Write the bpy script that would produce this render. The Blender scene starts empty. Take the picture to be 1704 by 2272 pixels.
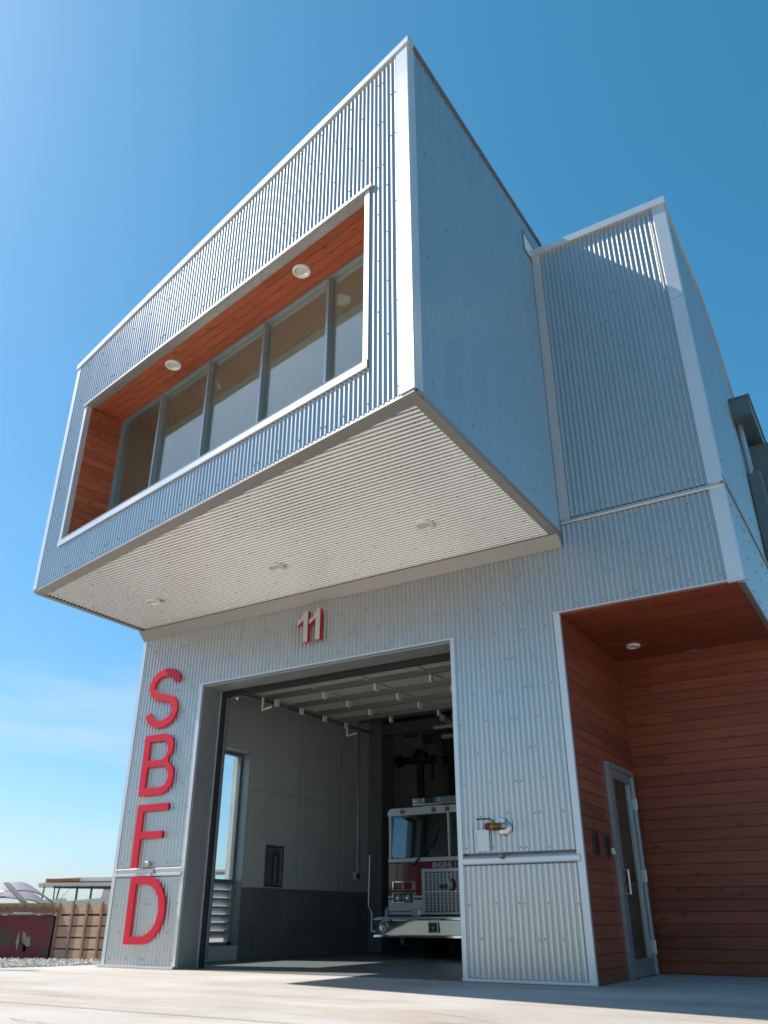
import bpy, bmesh, math, random
from mathutils import Vector, Matrix
random.seed(11)
S = bpy.context.scene
COL = S.collection

# ------------------------------------------------------------------ camera
cam_d = bpy.data.cameras.new("camera")
cam = bpy.data.objects.new("camera", cam_d); COL.objects.link(cam)
cam_d.sensor_fit = 'VERTICAL'; cam_d.sensor_height = 24.0
cam_d.lens = 24.0 * 1794.72 / 2272.0
cam_d.clip_start = 0.05; cam_d.clip_end = 4000
CE = Vector((9.6932, -8.5607, 0.584))
yaw, pitch, roll = -0.5523, 0.4647, -0.0013
fwd = Vector((math.sin(yaw)*math.cos(pitch), math.cos(yaw)*math.cos(pitch), math.sin(pitch)))
rt = Vector((math.cos(yaw), -math.sin(yaw), 0)); up = rt.cross(fwd)
r2 = rt*math.cos(roll) + up*math.sin(roll); u2 = -rt*math.sin(roll) + up*math.cos(roll)
cam.matrix_world = Matrix(((r2.x, u2.x, -fwd.x, CE.x), (r2.y, u2.y, -fwd.y, CE.y), (r2.z, u2.z, -fwd.z, CE.z), (0, 0, 0, 1)))
S.camera = cam

# ------------------------------------------------------------------ light
SUN = Vector((-1.0, -0.22, 1.15)).normalized()          # towards the sun
sun_el = math.asin(SUN.z); sun_rot = math.atan2(SUN.x, SUN.y)
SKY_R = 0.40
W_ = bpy.data.worlds.new("World"); S.world = W_; W_.use_nodes = True
nt = W_.node_tree; nt.nodes.clear()
sky = nt.nodes.new("ShaderNodeTexSky"); sky.sky_type = 'NISHITA'; sky.sun_disc = False
sky.sun_elevation = sun_el; sky.sun_rotation = sun_rot
sky.altitude = 0; sky.air_density = 1.0; sky.dust_density = 0.85; sky.ozone_density = 2.5
bg = nt.nodes.new("ShaderNodeBackground"); bg.inputs[1].default_value = 0.092
wo = nt.nodes.new("ShaderNodeOutputWorld")
# the camera's white balance: the sky's red channel falls off faster than it does to the eye
sep = nt.nodes.new("ShaderNodeSeparateColor"); cmb = nt.nodes.new("ShaderNodeCombineColor")
nt.links.new(sky.outputs[0], sep.inputs[0])
for k_, (p_, g_) in enumerate(((1.35, SKY_R*1.0), (.86, 1.15), (.92, 1.24))):
    pw = nt.nodes.new("ShaderNodeMath"); pw.operation = 'POWER'; pw.inputs[1].default_value = p_
    ml = nt.nodes.new("ShaderNodeMath"); ml.operation = 'MULTIPLY'; ml.inputs[1].default_value = g_
    nt.links.new(sep.outputs[k_], pw.inputs[0]); nt.links.new(pw.outputs[0], ml.inputs[0]); nt.links.new(ml.outputs[0], cmb.inputs[k_])
# thin streaks of high haze low over the horizon
tc = nt.nodes.new("ShaderNodeTexCoord"); mp_ = nt.nodes.new("ShaderNodeMapping"); mp_.inputs["Scale"].default_value = (1.6, 1.6, 9.0); mp_.inputs["Rotation"].default_value = (0.12, 0.05, 0)
nt.links.new(tc.outputs["Generated"], mp_.inputs[0])
cn = nt.nodes.new("ShaderNodeTexNoise"); cn.inputs["Scale"].default_value = 1.5; cn.inputs["Detail"].default_value = 6; cn.inputs["Roughness"].default_value = .55
nt.links.new(mp_.outputs[0], cn.inputs["Vector"])
cr = nt.nodes.new("ShaderNodeMapRange"); cr.inputs[1].default_value = .44; cr.inputs[2].default_value = .72; nt.links.new(cn.outputs["Fac"], cr.inputs[0])
sx = nt.nodes.new("ShaderNodeSeparateXYZ"); nt.links.new(tc.outputs["Generated"], sx.inputs[0])
em = nt.nodes.new("ShaderNodeMapRange"); em.interpolation_type = 'SMOOTHSTEP'; em.inputs[1].default_value = .46; em.inputs[2].default_value = .16; nt.links.new(sx.outputs["Z"], em.inputs[0])
mm_ = nt.nodes.new("ShaderNodeMath"); mm_.operation = 'MULTIPLY'; nt.links.new(cr.outputs[0], mm_.inputs[0]); nt.links.new(em.outputs[0], mm_.inputs[1])
m2_ = nt.nodes.new("ShaderNodeMath"); m2_.operation = 'MULTIPLY'; m2_.inputs[1].default_value = .55; nt.links.new(mm_.outputs[0], m2_.inputs[0])
cx_ = nt.nodes.new("ShaderNodeMix"); cx_.data_type = 'RGBA'; nt.links.new(m2_.outputs[0], cx_.inputs[0]); nt.links.new(cmb.outputs[0], cx_.inputs[6]); cx_.inputs[7].default_value = (5.0, 5.6, 6.2, 1)
nt.links.new(cx_.outputs[2], bg.inputs[0]); nt.links.new(bg.outputs[0], wo.inputs[0])
sl = bpy.data.lights.new("sun", 'SUN'); sl.energy = 4.6; sl.angle = math.radians(0.53); sl.color = (1.0, 0.955, 0.89)
so = bpy.data.objects.new("sun", sl); COL.objects.link(so)
so.rotation_euler = SUN.to_track_quat('Z', 'Y').to_euler(); so.location = (-20, -10, 25)

S.view_settings.view_transform = 'Standard'; S.view_settings.look = 'None'
S.view_settings.exposure = 0.75; S.view_settings.gamma = 1.0; S.view_settings.use_curve_mapping = False
S.cycles.use_denoising = True
S.cycles.pixel_filter_type = 'BLACKMAN_HARRIS'; S.cycles.filter_width = 1.75
S.cycles.max_bounces = 10; S.cycles.diffuse_bounces = 5; S.cycles.glossy_bounces = 5; S.cycles.transparent_max_bounces = 10
S.cycles.sample_clamp_indirect = 5.0; S.cycles.sample_clamp_direct = 1.6

# ------------------------------------------------------------------ materials
MATS = {}
def mat(name, col, rough=0.6, metal=0.0, var=0.0, vscale=3.0, bump=0.0, bscale=30.0, spec=None, rvar=0.0, stretch=(1, 1, 1), emit=None, coat=0.0, alpha=None):
    m = bpy.data.materials.new(name); m.use_nodes = True
    n = m.node_tree.nodes; l = m.node_tree.links; b = n["Principled BSDF"]
    b.inputs["Base Color"].default_value = (*col, 1); b.inputs["Roughness"].default_value = rough
    b.inputs["Metallic"].default_value = metal
    if spec is not None: b.inputs["Specular IOR Level"].default_value = spec
    if coat: b.inputs["Coat Weight"].default_value = coat; b.inputs["Coat Roughness"].default_value = 0.05
    if emit: b.inputs["Emission Color"].default_value = (*col, 1); b.inputs["Emission Strength"].default_value = emit
    if var or bump or rvar:
        g = n.new("ShaderNodeNewGeometry"); mp = n.new("ShaderNodeMapping"); mp.inputs["Scale"].default_value = stretch
        l.new(g.outputs["Position"], mp.inputs["Vector"])
        no = n.new("ShaderNodeTexNoise"); no.inputs["Scale"].default_value = vscale; no.inputs["Detail"].default_value = 7
        no.inputs["Roughness"].default_value = 0.62
        l.new(mp.outputs[0], no.inputs["Vector"])
        if var:
            mr = n.new("ShaderNodeMapRange"); mr.inputs[1].default_value = 0.25; mr.inputs[2].default_value = 0.75
            mr.inputs[3].default_value = 1 - var; mr.inputs[4].default_value = 1 + var
            l.new(no.outputs["Fac"], mr.inputs[0])
            vm = n.new("ShaderNodeVectorMath"); vm.operation = 'SCALE'; vm.inputs[0].default_value = col
            l.new(mr.outputs[0], vm.inputs["Scale"]); l.new(vm.outputs[0], b.inputs["Base Color"])
        if rvar:
            mr2 = n.new("ShaderNodeMapRange"); mr2.inputs[1].default_value = 0.25; mr2.inputs[2].default_value = 0.75
            mr2.inputs[3].default_value = max(0.02, rough - rvar); mr2.inputs[4].default_value = rough + rvar
            l.new(no.outputs["Fac"], mr2.inputs[0]); l.new(mr2.outputs[0], b.inputs["Roughness"])
        if bump:
            nb = n.new("ShaderNodeTexNoise"); nb.inputs["Scale"].default_value = bscale; nb.inputs["Detail"].default_value = 5
            l.new(mp.outputs[0], nb.inputs["Vector"])
            bp = n.new("ShaderNodeBump"); bp.inputs["Strength"].default_value = bump; bp.inputs["Distance"].default_value = 0.02
            l.new(nb.outputs["Fac"], bp.inputs["Height"]); l.new(bp.outputs[0], b.inputs["Normal"])
    MATS[name] = m
    return m

GALV = mat("galvanised_sheet", (0.555, 0.545, 0.525), 0.31, 0.82, var=0.035, vscale=1.3, rvar=0.02, stretch=(3, 3, .35))
SOFM = mat("soffit_sheet", (0.70, 0.705, 0.685), 0.22, 0.85, var=0.04, vscale=1.2, rvar=0.04)
TRIM = mat("flashing_metal", (0.62, 0.63, 0.63), 0.32, 0.48, var=0.05, vscale=0.9, rvar=0.06, bump=0.05, bscale=2.5)
TRIMS = mat("fascia_metal", (0.33, 0.315, 0.29), 0.42, 0.45, var=0.04, vscale=1.0)
JAMB = mat("jamb_metal", (0.30, 0.315, 0.31), 0.42, 0.35, var=0.10, vscale=1.4)
SCREW = mat("screw_metal", (0.16, 0.165, 0.17), 0.5, 0.6)
DARK = mat("black_rubber", (0.012, 0.012, 0.013), 0.6)
ALU = mat("anodised_aluminium", (0.42, 0.45, 0.47), 0.33, 0.7)
WHITE = mat("white_paint", (0.78, 0.77, 0.73), 0.4)
LAMPIN = mat("lamp_reflector", (0.72, 0.69, 0.62), 0.25, 0.3)
PLASTER = mat("painted_wall", (0.60, 0.61, 0.57), 0.85, var=0.05, vscale=2.0)
CEILM = mat("room_ceiling", (0.86, 0.82, 0.72), 0.9, var=0.05)
WAINS = mat("concrete_block", (0.19, 0.19, 0.175), 0.8, var=0.25, vscale=2.5)
CEILD = mat("dark_deck", (0.10, 0.105, 0.105), 0.8, var=0.1)
STEEL = mat("grey_steel", (0.22, 0.23, 0.23), 0.5, 0.4, var=0.1)
PIPE = mat("pale_pipe", (0.50, 0.49, 0.44), 0.5)
REDP = mat("red_letter_paint", (0.58, 0.010, 0.032), 0.42, var=0.08, vscale=2.5, spec=0.35)
REDE = mat("engine_red_paint", (0.15, 0.008, 0.011), 0.16, coat=0.7)
WHTE = mat("engine_white_paint", (0.50, 0.51, 0.50), 0.2, coat=0.5)
CHROME = mat("chrome", (0.80, 0.80, 0.79), 0.06, 1.0, bump=0.04, bscale=3)
STEELB = mat("brushed_steel", (0.55, 0.55, 0.54), 0.25, 0.9)
GRIL = mat("grille_black", (0.01, 0.01, 0.01), 0.5)
AMBER = mat("amber_lens", (0.22, 0.07, 0.02), 0.15)
REDL = mat("red_lens", (0.24, 0.01, 0.015), 0.12)
BLUEL = mat("blue_lens", (0.13, 0.27, 0.38), 0.15)
CLEARL = mat("clear_lens", (0.45, 0.50, 0.50), 0.08, 0.6)
TYRE = mat("tyre_rubber", (0.012, 0.012, 0.012), 0.8)
BRASS = mat("aged_brass", (0.25, 0.16, 0.055), 0.42, 0.8, var=0.2, vscale=30)
DUCT = mat("green_grey_paint", (0.105, 0.15, 0.15), 0.45, 0.2, var=0.10, vscale=2.0)
RUSTR = None
CRATE = mat("weathered_board", (0.46, 0.29, 0.185), 0.85, var=0.22, vscale=3.0, stretch=(.4, .4, 8), bump=0.2)
CRATED = mat("weathered_batten", (0.30, 0.16, 0.11), 0.85, var=0.2, vscale=5)
PALLET = mat("old_pallet_wood", (0.36, 0.21, 0.12), 0.9, var=0.35, vscale=6)
SHEETM = mat("bent_roof_sheet", (0.20, 0.175, 0.19), 0.6, 0.2, var=0.2, vscale=4)
CREAM = mat("faded_cream_paint", (0.70, 0.64, 0.57), 0.6, var=0.18, vscale=3)
RUST = mat("rust_brown", (0.34, 0.12, 0.05), 0.85, var=0.4, vscale=8)
POST = mat("dark_post_paint", (0.03, 0.03, 0.05), 0.5)
PLAST = mat("blue_tarp_plastic", (0.12, 0.38, 0.55), 0.3)
STONE = mat("limestone_gravel", (0.44, 0.42, 0.39), 0.9, var=0.35, vscale=18)
YELLOW = mat("shadow_caster_paint", (0.35, 0.35, 0.33), 0.5, var=0.1)

def ground_mats():
    m = bpy.data.materials.new("apron_concrete"); m.use_nodes = True
    n = m.node_tree.nodes; l = m.node_tree.links; b = n["Principled BSDF"]
    g = n.new("ShaderNodeNewGeometry")
    def noise(sc, det=8, vec=None, rough=.6):
        t = n.new("ShaderNodeTexNoise"); t.inputs["Scale"].default_value = sc; t.inputs["Detail"].default_value = det
        t.inputs["Roughness"].default_value = rough
        l.new(vec or g.outputs["Position"], t.inputs["Vector"]); return t.outputs["Fac"]
    def ramp(f, stops):
        r = n.new("ShaderNodeValToRGB"); e = r.color_ramp.elements
        e[0].position = stops[0][0]; e[0].color = (*stops[0][1], 1); e[1].position = stops[-1][0]; e[1].color = (*stops[-1][1], 1)
        for p_, c_ in stops[1:-1]:
            q = e.new(p_); q.color = (*c_, 1)
        l.new(f, r.inputs[0]); return r.outputs[0]
    def mul(a, c):
        mx = n.new("ShaderNodeMix"); mx.data_type = 'RGBA'; mx.blend_type = 'MULTIPLY'; mx.inputs[0].default_value = 1
        l.new(a, mx.inputs[6]); l.new(c, mx.inputs[7]); return mx.outputs[2]
    base = ramp(noise(0.45), [(0.3, (0.36, 0.32, 0.275)), (0.5, (0.43, 0.395, 0.355)), (0.7, (0.50, 0.475, 0.44))])
    mp = n.new("ShaderNodeMapping"); mp.inputs["Rotation"].default_value = (0, 0, 0.25); mp.inputs["Scale"].default_value = (0.35, 1.6, 1)
    l.new(g.outputs["Position"], mp.inputs["Vector"])
    stain = ramp(noise(1.0, 6, mp.outputs[0], .7), [(0.30, (0.66, 0.54, 0.45)), (0.40, (0.88, 0.80, 0.72)), (0.54, (1, 1, 1))])
    fine = ramp(noise(60, 3), [(0.3, (0.90, 0.90, 0.90)), (0.7, (1.05, 1.05, 1.05))])
    c = mul(mul(base, stain), fine)
    l.new(c, b.inputs["Base Color"]); b.inputs["Roughness"].default_value = 0.72
    bp = n.new("ShaderNodeBump"); bp.inputs["Strength"].default_value = 0.15; bp.inputs["Distance"].default_value = 0.01
    l.new(noise(90, 3), bp.inputs["Height"]); l.new(bp.outputs[0], b.inputs["Normal"])
    m2 = mat("bare_ground", (0.20, 0.185, 0.155), 0.95, var=0.3, vscale=0.8, bump=0.4, bscale=12)
    # rusty red painted container side
    m3 = bpy.data.materials.new("rusty_red_paint"); m3.use_nodes = True
    n = m3.node_tree.nodes; l = m3.node_tree.links; b = n["Principled BSDF"]
    g = n.new("ShaderNodeNewGeometry")
    mx = n.new("ShaderNodeMix"); mx.data_type = 'RGBA'
    mx.inputs[6].default_value = (0.19, 0.022, 0.028, 1); mx.inputs[7].default_value = (0.085, 0.06, 0.038, 1)
    t = n.new("ShaderNodeTexNoise"); t.inputs["Scale"].default_value = 3.2; t.inputs["Detail"].default_value = 9; t.inputs["Roughness"].default_value = .65
    l.new(g.outputs["Position"], t.inputs["Vector"])
    mr = n.new("ShaderNodeMapRange"); mr.inputs[1].default_value = 0.47; mr.inputs[2].default_value = 0.60
    l.new(t.outputs["Fac"], mr.inputs[0]); l.new(mr.outputs[0], mx.inputs[0]); l.new(mx.outputs[2], b.inputs["Base Color"])
    b.inputs["Roughness"].default_value = 0.75
    return m, m2, m3
APRON, DIRT, RUSTR = ground_mats()

def wood(name, ca, cb, axis, scale=1.0):
    """stained cedar; axis = index of the world axis the boards run along; tone per board from the face attribute 'board'"""
    m = bpy.data.materials.new(name); m.use_nodes = True
    n = m.node_tree.nodes; l = m.node_tree.links; b = n["Principled BSDF"]
    g = n.new("ShaderNodeNewGeometry"); at = n.new("ShaderNodeAttribute"); at.attribute_name = "board"
    off = n.new("ShaderNodeVectorMath"); off.operation = 'SCALE'; off.inputs[0].default_value = (13.0, 7.0, 11.0)
    l.new(at.outputs["Fac"], off.inputs["Scale"])
    add = n.new("ShaderNodeVectorMath"); add.operation = 'ADD'; l.new(g.outputs["Position"], add.inputs[0]); l.new(off.outputs[0], add.inputs[1])
    sc = [9.0, 9.0, 9.0]; sc[axis] = 0.7
    mp = n.new("ShaderNodeMapping"); mp.inputs["Scale"].default_value = sc; l.new(add.outputs[0], mp.inputs["Vector"])
    no = n.new("ShaderNodeTexNoise"); no.inputs["Scale"].default_value = 2.2; no.inputs["Detail"].default_value = 8; no.inputs["Distortion"].default_value = .6
    l.new(mp.outputs[0], no.inputs["Vector"])
    mx = n.new("ShaderNodeMix"); mx.data_type = 'RGBA'; mx.inputs[6].default_value = (*ca, 1); mx.inputs[7].default_value = (*cb, 1)
    mr = n.new("ShaderNodeMapRange"); mr.inputs[1].default_value = .3; mr.inputs[2].default_value = .7
    l.new(no.outputs["Fac"], mr.inputs[0]); l.new(mr.outputs[0], mx.inputs[0])
    # tone per board
    tone = n.new("ShaderNodeMapRange"); tone.inputs[3].default_value = .80; tone.inputs[4].default_value = 1.14
    l.new(at.outputs["Fac"], tone.inputs[0])
    v = n.new("ShaderNodeVectorMath"); v.operation = 'SCALE'; l.new(mx.outputs[2], v.inputs[0]); l.new(tone.outputs[0], v.inputs["Scale"])
    # knots
    sc2 = [6.5, 6.5, 6.5]; sc2[axis] = 3.0
    mp2 = n.new("ShaderNodeMapping"); mp2.inputs["Scale"].default_value = sc2; l.new(add.outputs[0], mp2.inputs["Vector"])
    vo = n.new("ShaderNodeTexVoronoi"); vo.inputs["Scale"].default_value = 1.0; l.new(mp2.outputs[0], vo.inputs["Vector"])
    kr = n.new("ShaderNodeMapRange"); kr.inputs[1].default_value = .06; kr.inputs[2].default_value = .19; kr.inputs[3].default_value = .5; kr.inputs[4].default_value = 1.0
    l.new(vo.outputs["Distance"], kr.inputs[0])
    v2 = n.new("ShaderNodeVectorMath"); v2.operation = 'SCALE'; l.new(v.outputs[0], v2.inputs[0]); l.new(kr.outputs[0], v2.inputs["Scale"])
    l.new(v2.outputs[0], b.inputs["Base Color"])
    b.inputs["Roughness"].default_value = 0.5; b.inputs["Specular IOR Level"].default_value = 0.35
    bp = n.new("ShaderNodeBump"); bp.inputs["Strength"].default_value = .12; bp.inputs["Distance"].default_value = .01
    l.new(no.outputs["Fac"], bp.inputs["Height"]); l.new(bp.outputs[0], b.inputs["Normal"])
    return m
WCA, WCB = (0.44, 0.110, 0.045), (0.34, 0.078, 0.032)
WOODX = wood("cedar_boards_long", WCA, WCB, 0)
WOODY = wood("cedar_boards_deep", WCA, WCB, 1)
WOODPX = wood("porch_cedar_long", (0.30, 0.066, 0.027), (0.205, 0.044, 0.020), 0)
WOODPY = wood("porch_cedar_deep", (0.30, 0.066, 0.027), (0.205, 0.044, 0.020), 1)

def glassmat(name, tint, refl, rcol=(0.9, 0.95, 0.95), f0=0.0):
    m = bpy.data.materials.new(name); m.use_nodes = True
    n = m.node_tree.nodes; l = m.node_tree.links; n.clear()
    o = n.new("ShaderNodeOutputMaterial"); mx = n.new("ShaderNodeMixShader")
    t = n.new("ShaderNodeBsdfTransparent"); t.inputs[0].default_value = (*tint, 1)
    gl = n.new("ShaderNodeBsdfGlossy"); gl.inputs["Roughness"].default_value = 0.012; gl.inputs["Color"].default_value = (*rcol, 1)
    fr = n.new("ShaderNodeFresnel"); fr.inputs[0].default_value = 1.5
    mr = n.new("ShaderNodeMapRange"); mr.inputs[3].default_value = refl; mr.inputs[4].default_value = 1.0
    l.new(fr.outputs[0], mr.inputs[0])
    ge = n.new("ShaderNodeNewGeometry"); sb = n.new("ShaderNodeMath"); sb.operation = 'SUBTRACT'; sb.inputs[0].default_value = 1.0; l.new(ge.outputs["Backfacing"], sb.inputs[1])
    mu = n.new("ShaderNodeMath"); mu.operation = 'MULTIPLY'; l.new(sb.outputs[0], mu.inputs[0]); l.new(mr.outputs[0], mu.inputs[1]); l.new(mu.outputs[0], mx.inputs[0])
    l.new(t.outputs[0], mx.inputs[1]); l.new(gl.outputs[0], mx.inputs[2]); l.new(mx.outputs[0], o.inputs[0])
    return m
GLASS_R = glassmat("coated_window_glass", (0.95, 0.97, 0.93), 0.52, (0.88, 0.9, 0.88))
GLASS_C = glassmat("clear_window_glass", (0.86, 0.93, 0.93), 0.02)
GLASS_D = glassmat("door_glass", (0.90, 0.92, 0.88), 0.10)
GLASS_W = glassmat("windshield_glass", (0.22, 0.26, 0.26), 0.17, (0.75, 0.85, 0.88))

# ------------------------------------------------------------------ mesh helpers
class MB:
    def __init__(s): s.v = []; s.f = []; s.m = []; s.sm = []; s.at = []
    def add(s, vs, fs, mi=0, smooth=False, at=0.5):
        o = len(s.v); s.v += [tuple(p) for p in vs]
        for f in fs: s.f.append([i + o for i in f]); s.m.append(mi); s.sm.append(smooth); s.at.append(at)
    def box(s, x0, x1, y0, y1, z0, z1, mi=0, M=None, at=0.5, ch=0.0):
        if ch > 0:
            bm = bmesh.new(); bmesh.ops.create_cube(bm, size=1)
            for v in bm.verts: v.co = Vector((x0 + (v.co.x + .5)*(x1 - x0), y0 + (v.co.y + .5)*(y1 - y0), z0 + (v.co.z + .5)*(z1 - z0)))
            bmesh.ops.bevel(bm, geom=list(bm.edges), offset=ch, segments=2, affect='EDGES', profile=.5)
            bm.verts.ensure_lookup_table(); bm.verts.index_update()
            vs = [v.co.copy() for v in bm.verts]; fs = [[v.index for v in f.verts] for f in bm.faces]; bm.free()
            if M: vs = [M @ v for v in vs]
            s.add(vs, fs, mi, False, at); return
        vs = [Vector(p) for p in ((x0, y0, z0), (x1, y0, z0), (x1, y1, z0), (x0, y1, z0), (x0, y0, z1), (x1, y0, z1), (x1, y1, z1), (x0, y1, z1))]
        if M: vs = [M @ v for v in vs]
        s.add(vs, [(0, 3, 2, 1), (4, 5, 6, 7), (0, 1, 5, 4), (1, 2, 6, 5), (2, 3, 7, 6), (3, 0, 4, 7)], mi, False, at)
    def prism(s, prof, a, b, ax, bx, mi=0, smooth=False):
        """profile (p,q) in the plane spanned by ax,bx, extruded from point a to point b"""
        n = len(prof); a = Vector(a); b = Vector(b); ax = Vector(ax); bx = Vector(bx)
        vs = [a + ax*p + bx*q for p, q in prof] + [b + ax*p + bx*q for p, q in prof]
        s.add(vs, [tuple(range(n))[::-1], tuple(range(n, 2*n))], mi)
        s.add(vs, [(i, (i + 1) % n, n + (i + 1) % n, n + i) for i in range(n)], mi, smooth)
    def quad(s, a, b, c, d, mi=0, at=.5): s.add([a, b, c, d], [(0, 1, 2, 3)], mi, False, at)
    def cyl(s, a, b, r, seg=16, mi=0, r2=None, cap=True):
        a = Vector(a); b = Vector(b); d = (b - a).normalized(); t = Vector((0, 0, 1)) if abs(d.z) < .9 else Vector((1, 0, 0))
        x = d.cross(t).normalized(); y = d.cross(x); r2 = r if r2 is None else r2
        vs = [a + (x*math.cos(k*2*math.pi/seg) + y*math.sin(k*2*math.pi/seg))*r for k in range(seg)]
        vs += [b + (x*math.cos(k*2*math.pi/seg) + y*math.sin(k*2*math.pi/seg))*r2 for k in range(seg)]
        s.add(vs, [(k, (k + 1) % seg, seg + (k + 1) % seg, seg + k) for k in range(seg)], mi, True)
        if cap: s.add(vs, [tuple(range(seg))[::-1], tuple(range(seg, 2*seg))], mi)
    def tube(s, pts, r, seg=8, mi=0):
        for a, b in zip(pts, pts[1:]): s.cyl(a, b, r, seg, mi)
        for p in pts[1:-1]: s.ball(p, r*1.02, mi, 6)
    def ball(s, c, r, mi=0, seg=10, sq=(1, 1, 1)):
        c = Vector(c); vs = []; fs = []; rows = seg//2 + 1
        for i in range(rows + 1):
            t = math.pi*i/rows
            for k in range(seg):
                a = 2*math.pi*k/seg; vs.append(c + Vector((math.sin(t)*math.cos(a)*r*sq[0], math.sin(t)*math.sin(a)*r*sq[1], math.cos(t)*r*sq[2])))
        for i in range(rows):
            for k in range(seg): fs.append((i*seg + k, (i + 1)*seg + k, (i + 1)*seg + (k + 1) % seg, i*seg + (k + 1) % seg))
        s.add(vs, fs, mi, True)
    def lathe(s, c, axis, prof, seg=24, mi=0, smooth=True):
        """prof: (radius, height) along axis from c"""
        c = Vector(c); d = Vector(axis).normalized(); t = Vector((0, 0, 1)) if abs(d.z) < .9 else Vector((1, 0, 0))
        x = d.cross(t).normalized(); y = d.cross(x); vs = []
        for r, h in prof:
            vs += [c + d*h + (x*math.cos(k*2*math.pi/seg) + y*math.sin(k*2*math.pi/seg))*r for k in range(seg)]
        s.add(vs, [(i*seg + k, i*seg + (k + 1) % seg, (i + 1)*seg + (k + 1) % seg, (i + 1)*seg + k) for i in range(len(prof) - 1) for k in range(seg)], mi, smooth)
    def build(s, name, mats, parent=None, label=None, fixn=False):
        me = bpy.data.meshes.new(name); me.from_pydata(s.v, [], s.f)
        for m in (mats if isinstance(mats, (list, tuple)) else [mats]): me.materials.append(m)
        me.polygons.foreach_set("material_index", s.m); me.polygons.foreach_set("use_smooth", s.sm)
        if any(a != .5 for a in s.at):
            a = me.attributes.new("board", 'FLOAT', 'FACE'); a.data.foreach_set("value", s.at)
        me.update()
        if fixn:
            bm = bmesh.new(); bm.from_mesh(me); bmesh.ops.recalc_face_normals(bm, faces=bm.faces); bm.to_mesh(me); bm.free()
        o = bpy.data.objects.new(name, me); COL.objects.link(o)
        if parent is not None:
            o.parent = parent
            o.matrix_parent_inverse = Matrix.Translation(parent.matrix_world.translation).inverted() if False else Matrix.Identity(4)
            o.location = -ROOTLOC.get(parent.name, Vector((0, 0, 0)))
        if label: o["label"] = label
        return o
ROOTLOC = {}
def thing(name, label, cat, loc=(0, 0, 0), group=None):
    """Empty at the base; parts are written in world coordinates and shifted back under it"""
    o = bpy.data.objects.new(name, None); COL.objects.link(o); o.location = loc; o.empty_display_size = .2
    o["label"] = label; o["category"] = cat
    if group: o["group"] = group
    ROOTLOC[o.name] = Vector(loc)
    return o
def tag(o, label, cat, group=None):
    o["label"] = label; o["category"] = cat
    if group: o["group"] = group
    return o
def struct(o, kind="structure"): o["kind"] = kind; return o

# ------------------------------------------------------------------ building dimensions (metres)
a_, b_, c_, d_ = 1.33, 5.382, 6.781, 8.757
ho, hr, H1, zb, HT = 3.60, 3.684, 4.637, 4.796, 9.129
Wb, DR, DL, RB = 6.887, 3.506, 2.107, 2.214
LF = math.hypot(Wb, DR - DL)
FU = Vector((Wb/LF, -(DR - DL)/LF, 0)); FN = Vector((FU.y, -FU.x, 0))      # along the front, outwards
FO = Vector((0, -DL, 0))
def fp(s, z, o=0.0): return FO + FU*s + FN*o + Vector((0, 0, z))
zfront = lambda s: 8.535 + (9.423 - 8.535)*s/LF
zright = lambda y: 9.423 + .072*(y + DR)
zleft = lambda y: 8.535 + .072*(y + DL)
wl, wr, wb, wt, wd = .60, 6.43, 5.25, 7.47, .60
X, Y, Z = Vector((1, 0, 0)), Vector((0, 1, 0)), Vector((0, 0, 1))
PITCH, AMP = .0630, .0115

def corr(mb, O, U, V, N, u0, u1, vlo, vhi, screws=None, amp=AMP, seg=12, ph=0.0, pitch=PITCH, kk=1.75):
    """one corrugated sheet: ribs run along V, waves along U"""
    O = Vector(O); flo = vlo if callable(vlo) else (lambda u: vlo); fhi = vhi if callable(vhi) else (lambda u: vhi)
    st = pitch/seg; k0 = math.ceil(u0/st + 1e-6); k1 = math.floor(u1/st - 1e-6)
    us = [u0] + [k*st for k in range(k0, k1 + 1)] + [u1]
    us = [u for i, u in enumerate(us) if i == 0 or u - us[i-1] > 1e-5]
    vs = []
    for u in us:
        w = amp*(1 - 2*(0.5 - 0.5*math.cos(2*math.pi*u/pitch + ph))**kk)
        a = O + U*u + N*w
        vs += [a + V*flo(u), a + V*max(fhi(u), flo(u) + 1e-4)]
    n = len(us)
    fs = [(2*i, 2*i + 2, 2*i + 3, 2*i + 1) for i in range(n - 1)]
    if (U.cross(V)).dot(N) < 0: fs = [f[::-1] for f in fs]
    mb.add(vs, fs, 0, True)
    if screws:
        rows, step, du0 = screws
        for ri, v in enumerate(rows):
            k = 0; sh = 0 if ri % 2 == 0 else step*.5
            u = du0 + sh
            while u < u1:
                for uu in ([u, u + pitch] if k % 3 == 2 else [u]):
                    q = round(uu/pitch)*pitch      # on a crest
                    jv = v + random.uniform(-.012, .012)
                    if u0 + .02 < q < u1 - .02 and flo(q) + .03 < jv < fhi(q) - .03:
                        c = O + U*q + N*amp + V*jv
                        mb.cyl(c - N*.002, c + N*.004, .0085, 8, 1)
                        mb.cyl(c + N*.004, c + N*.009, .005, 6, 1)
                u += step; k += 1
def rows(a, b, st=.36): 
    out = []; v = a
    while v < b: out.append(v); v += st
    return out

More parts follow.
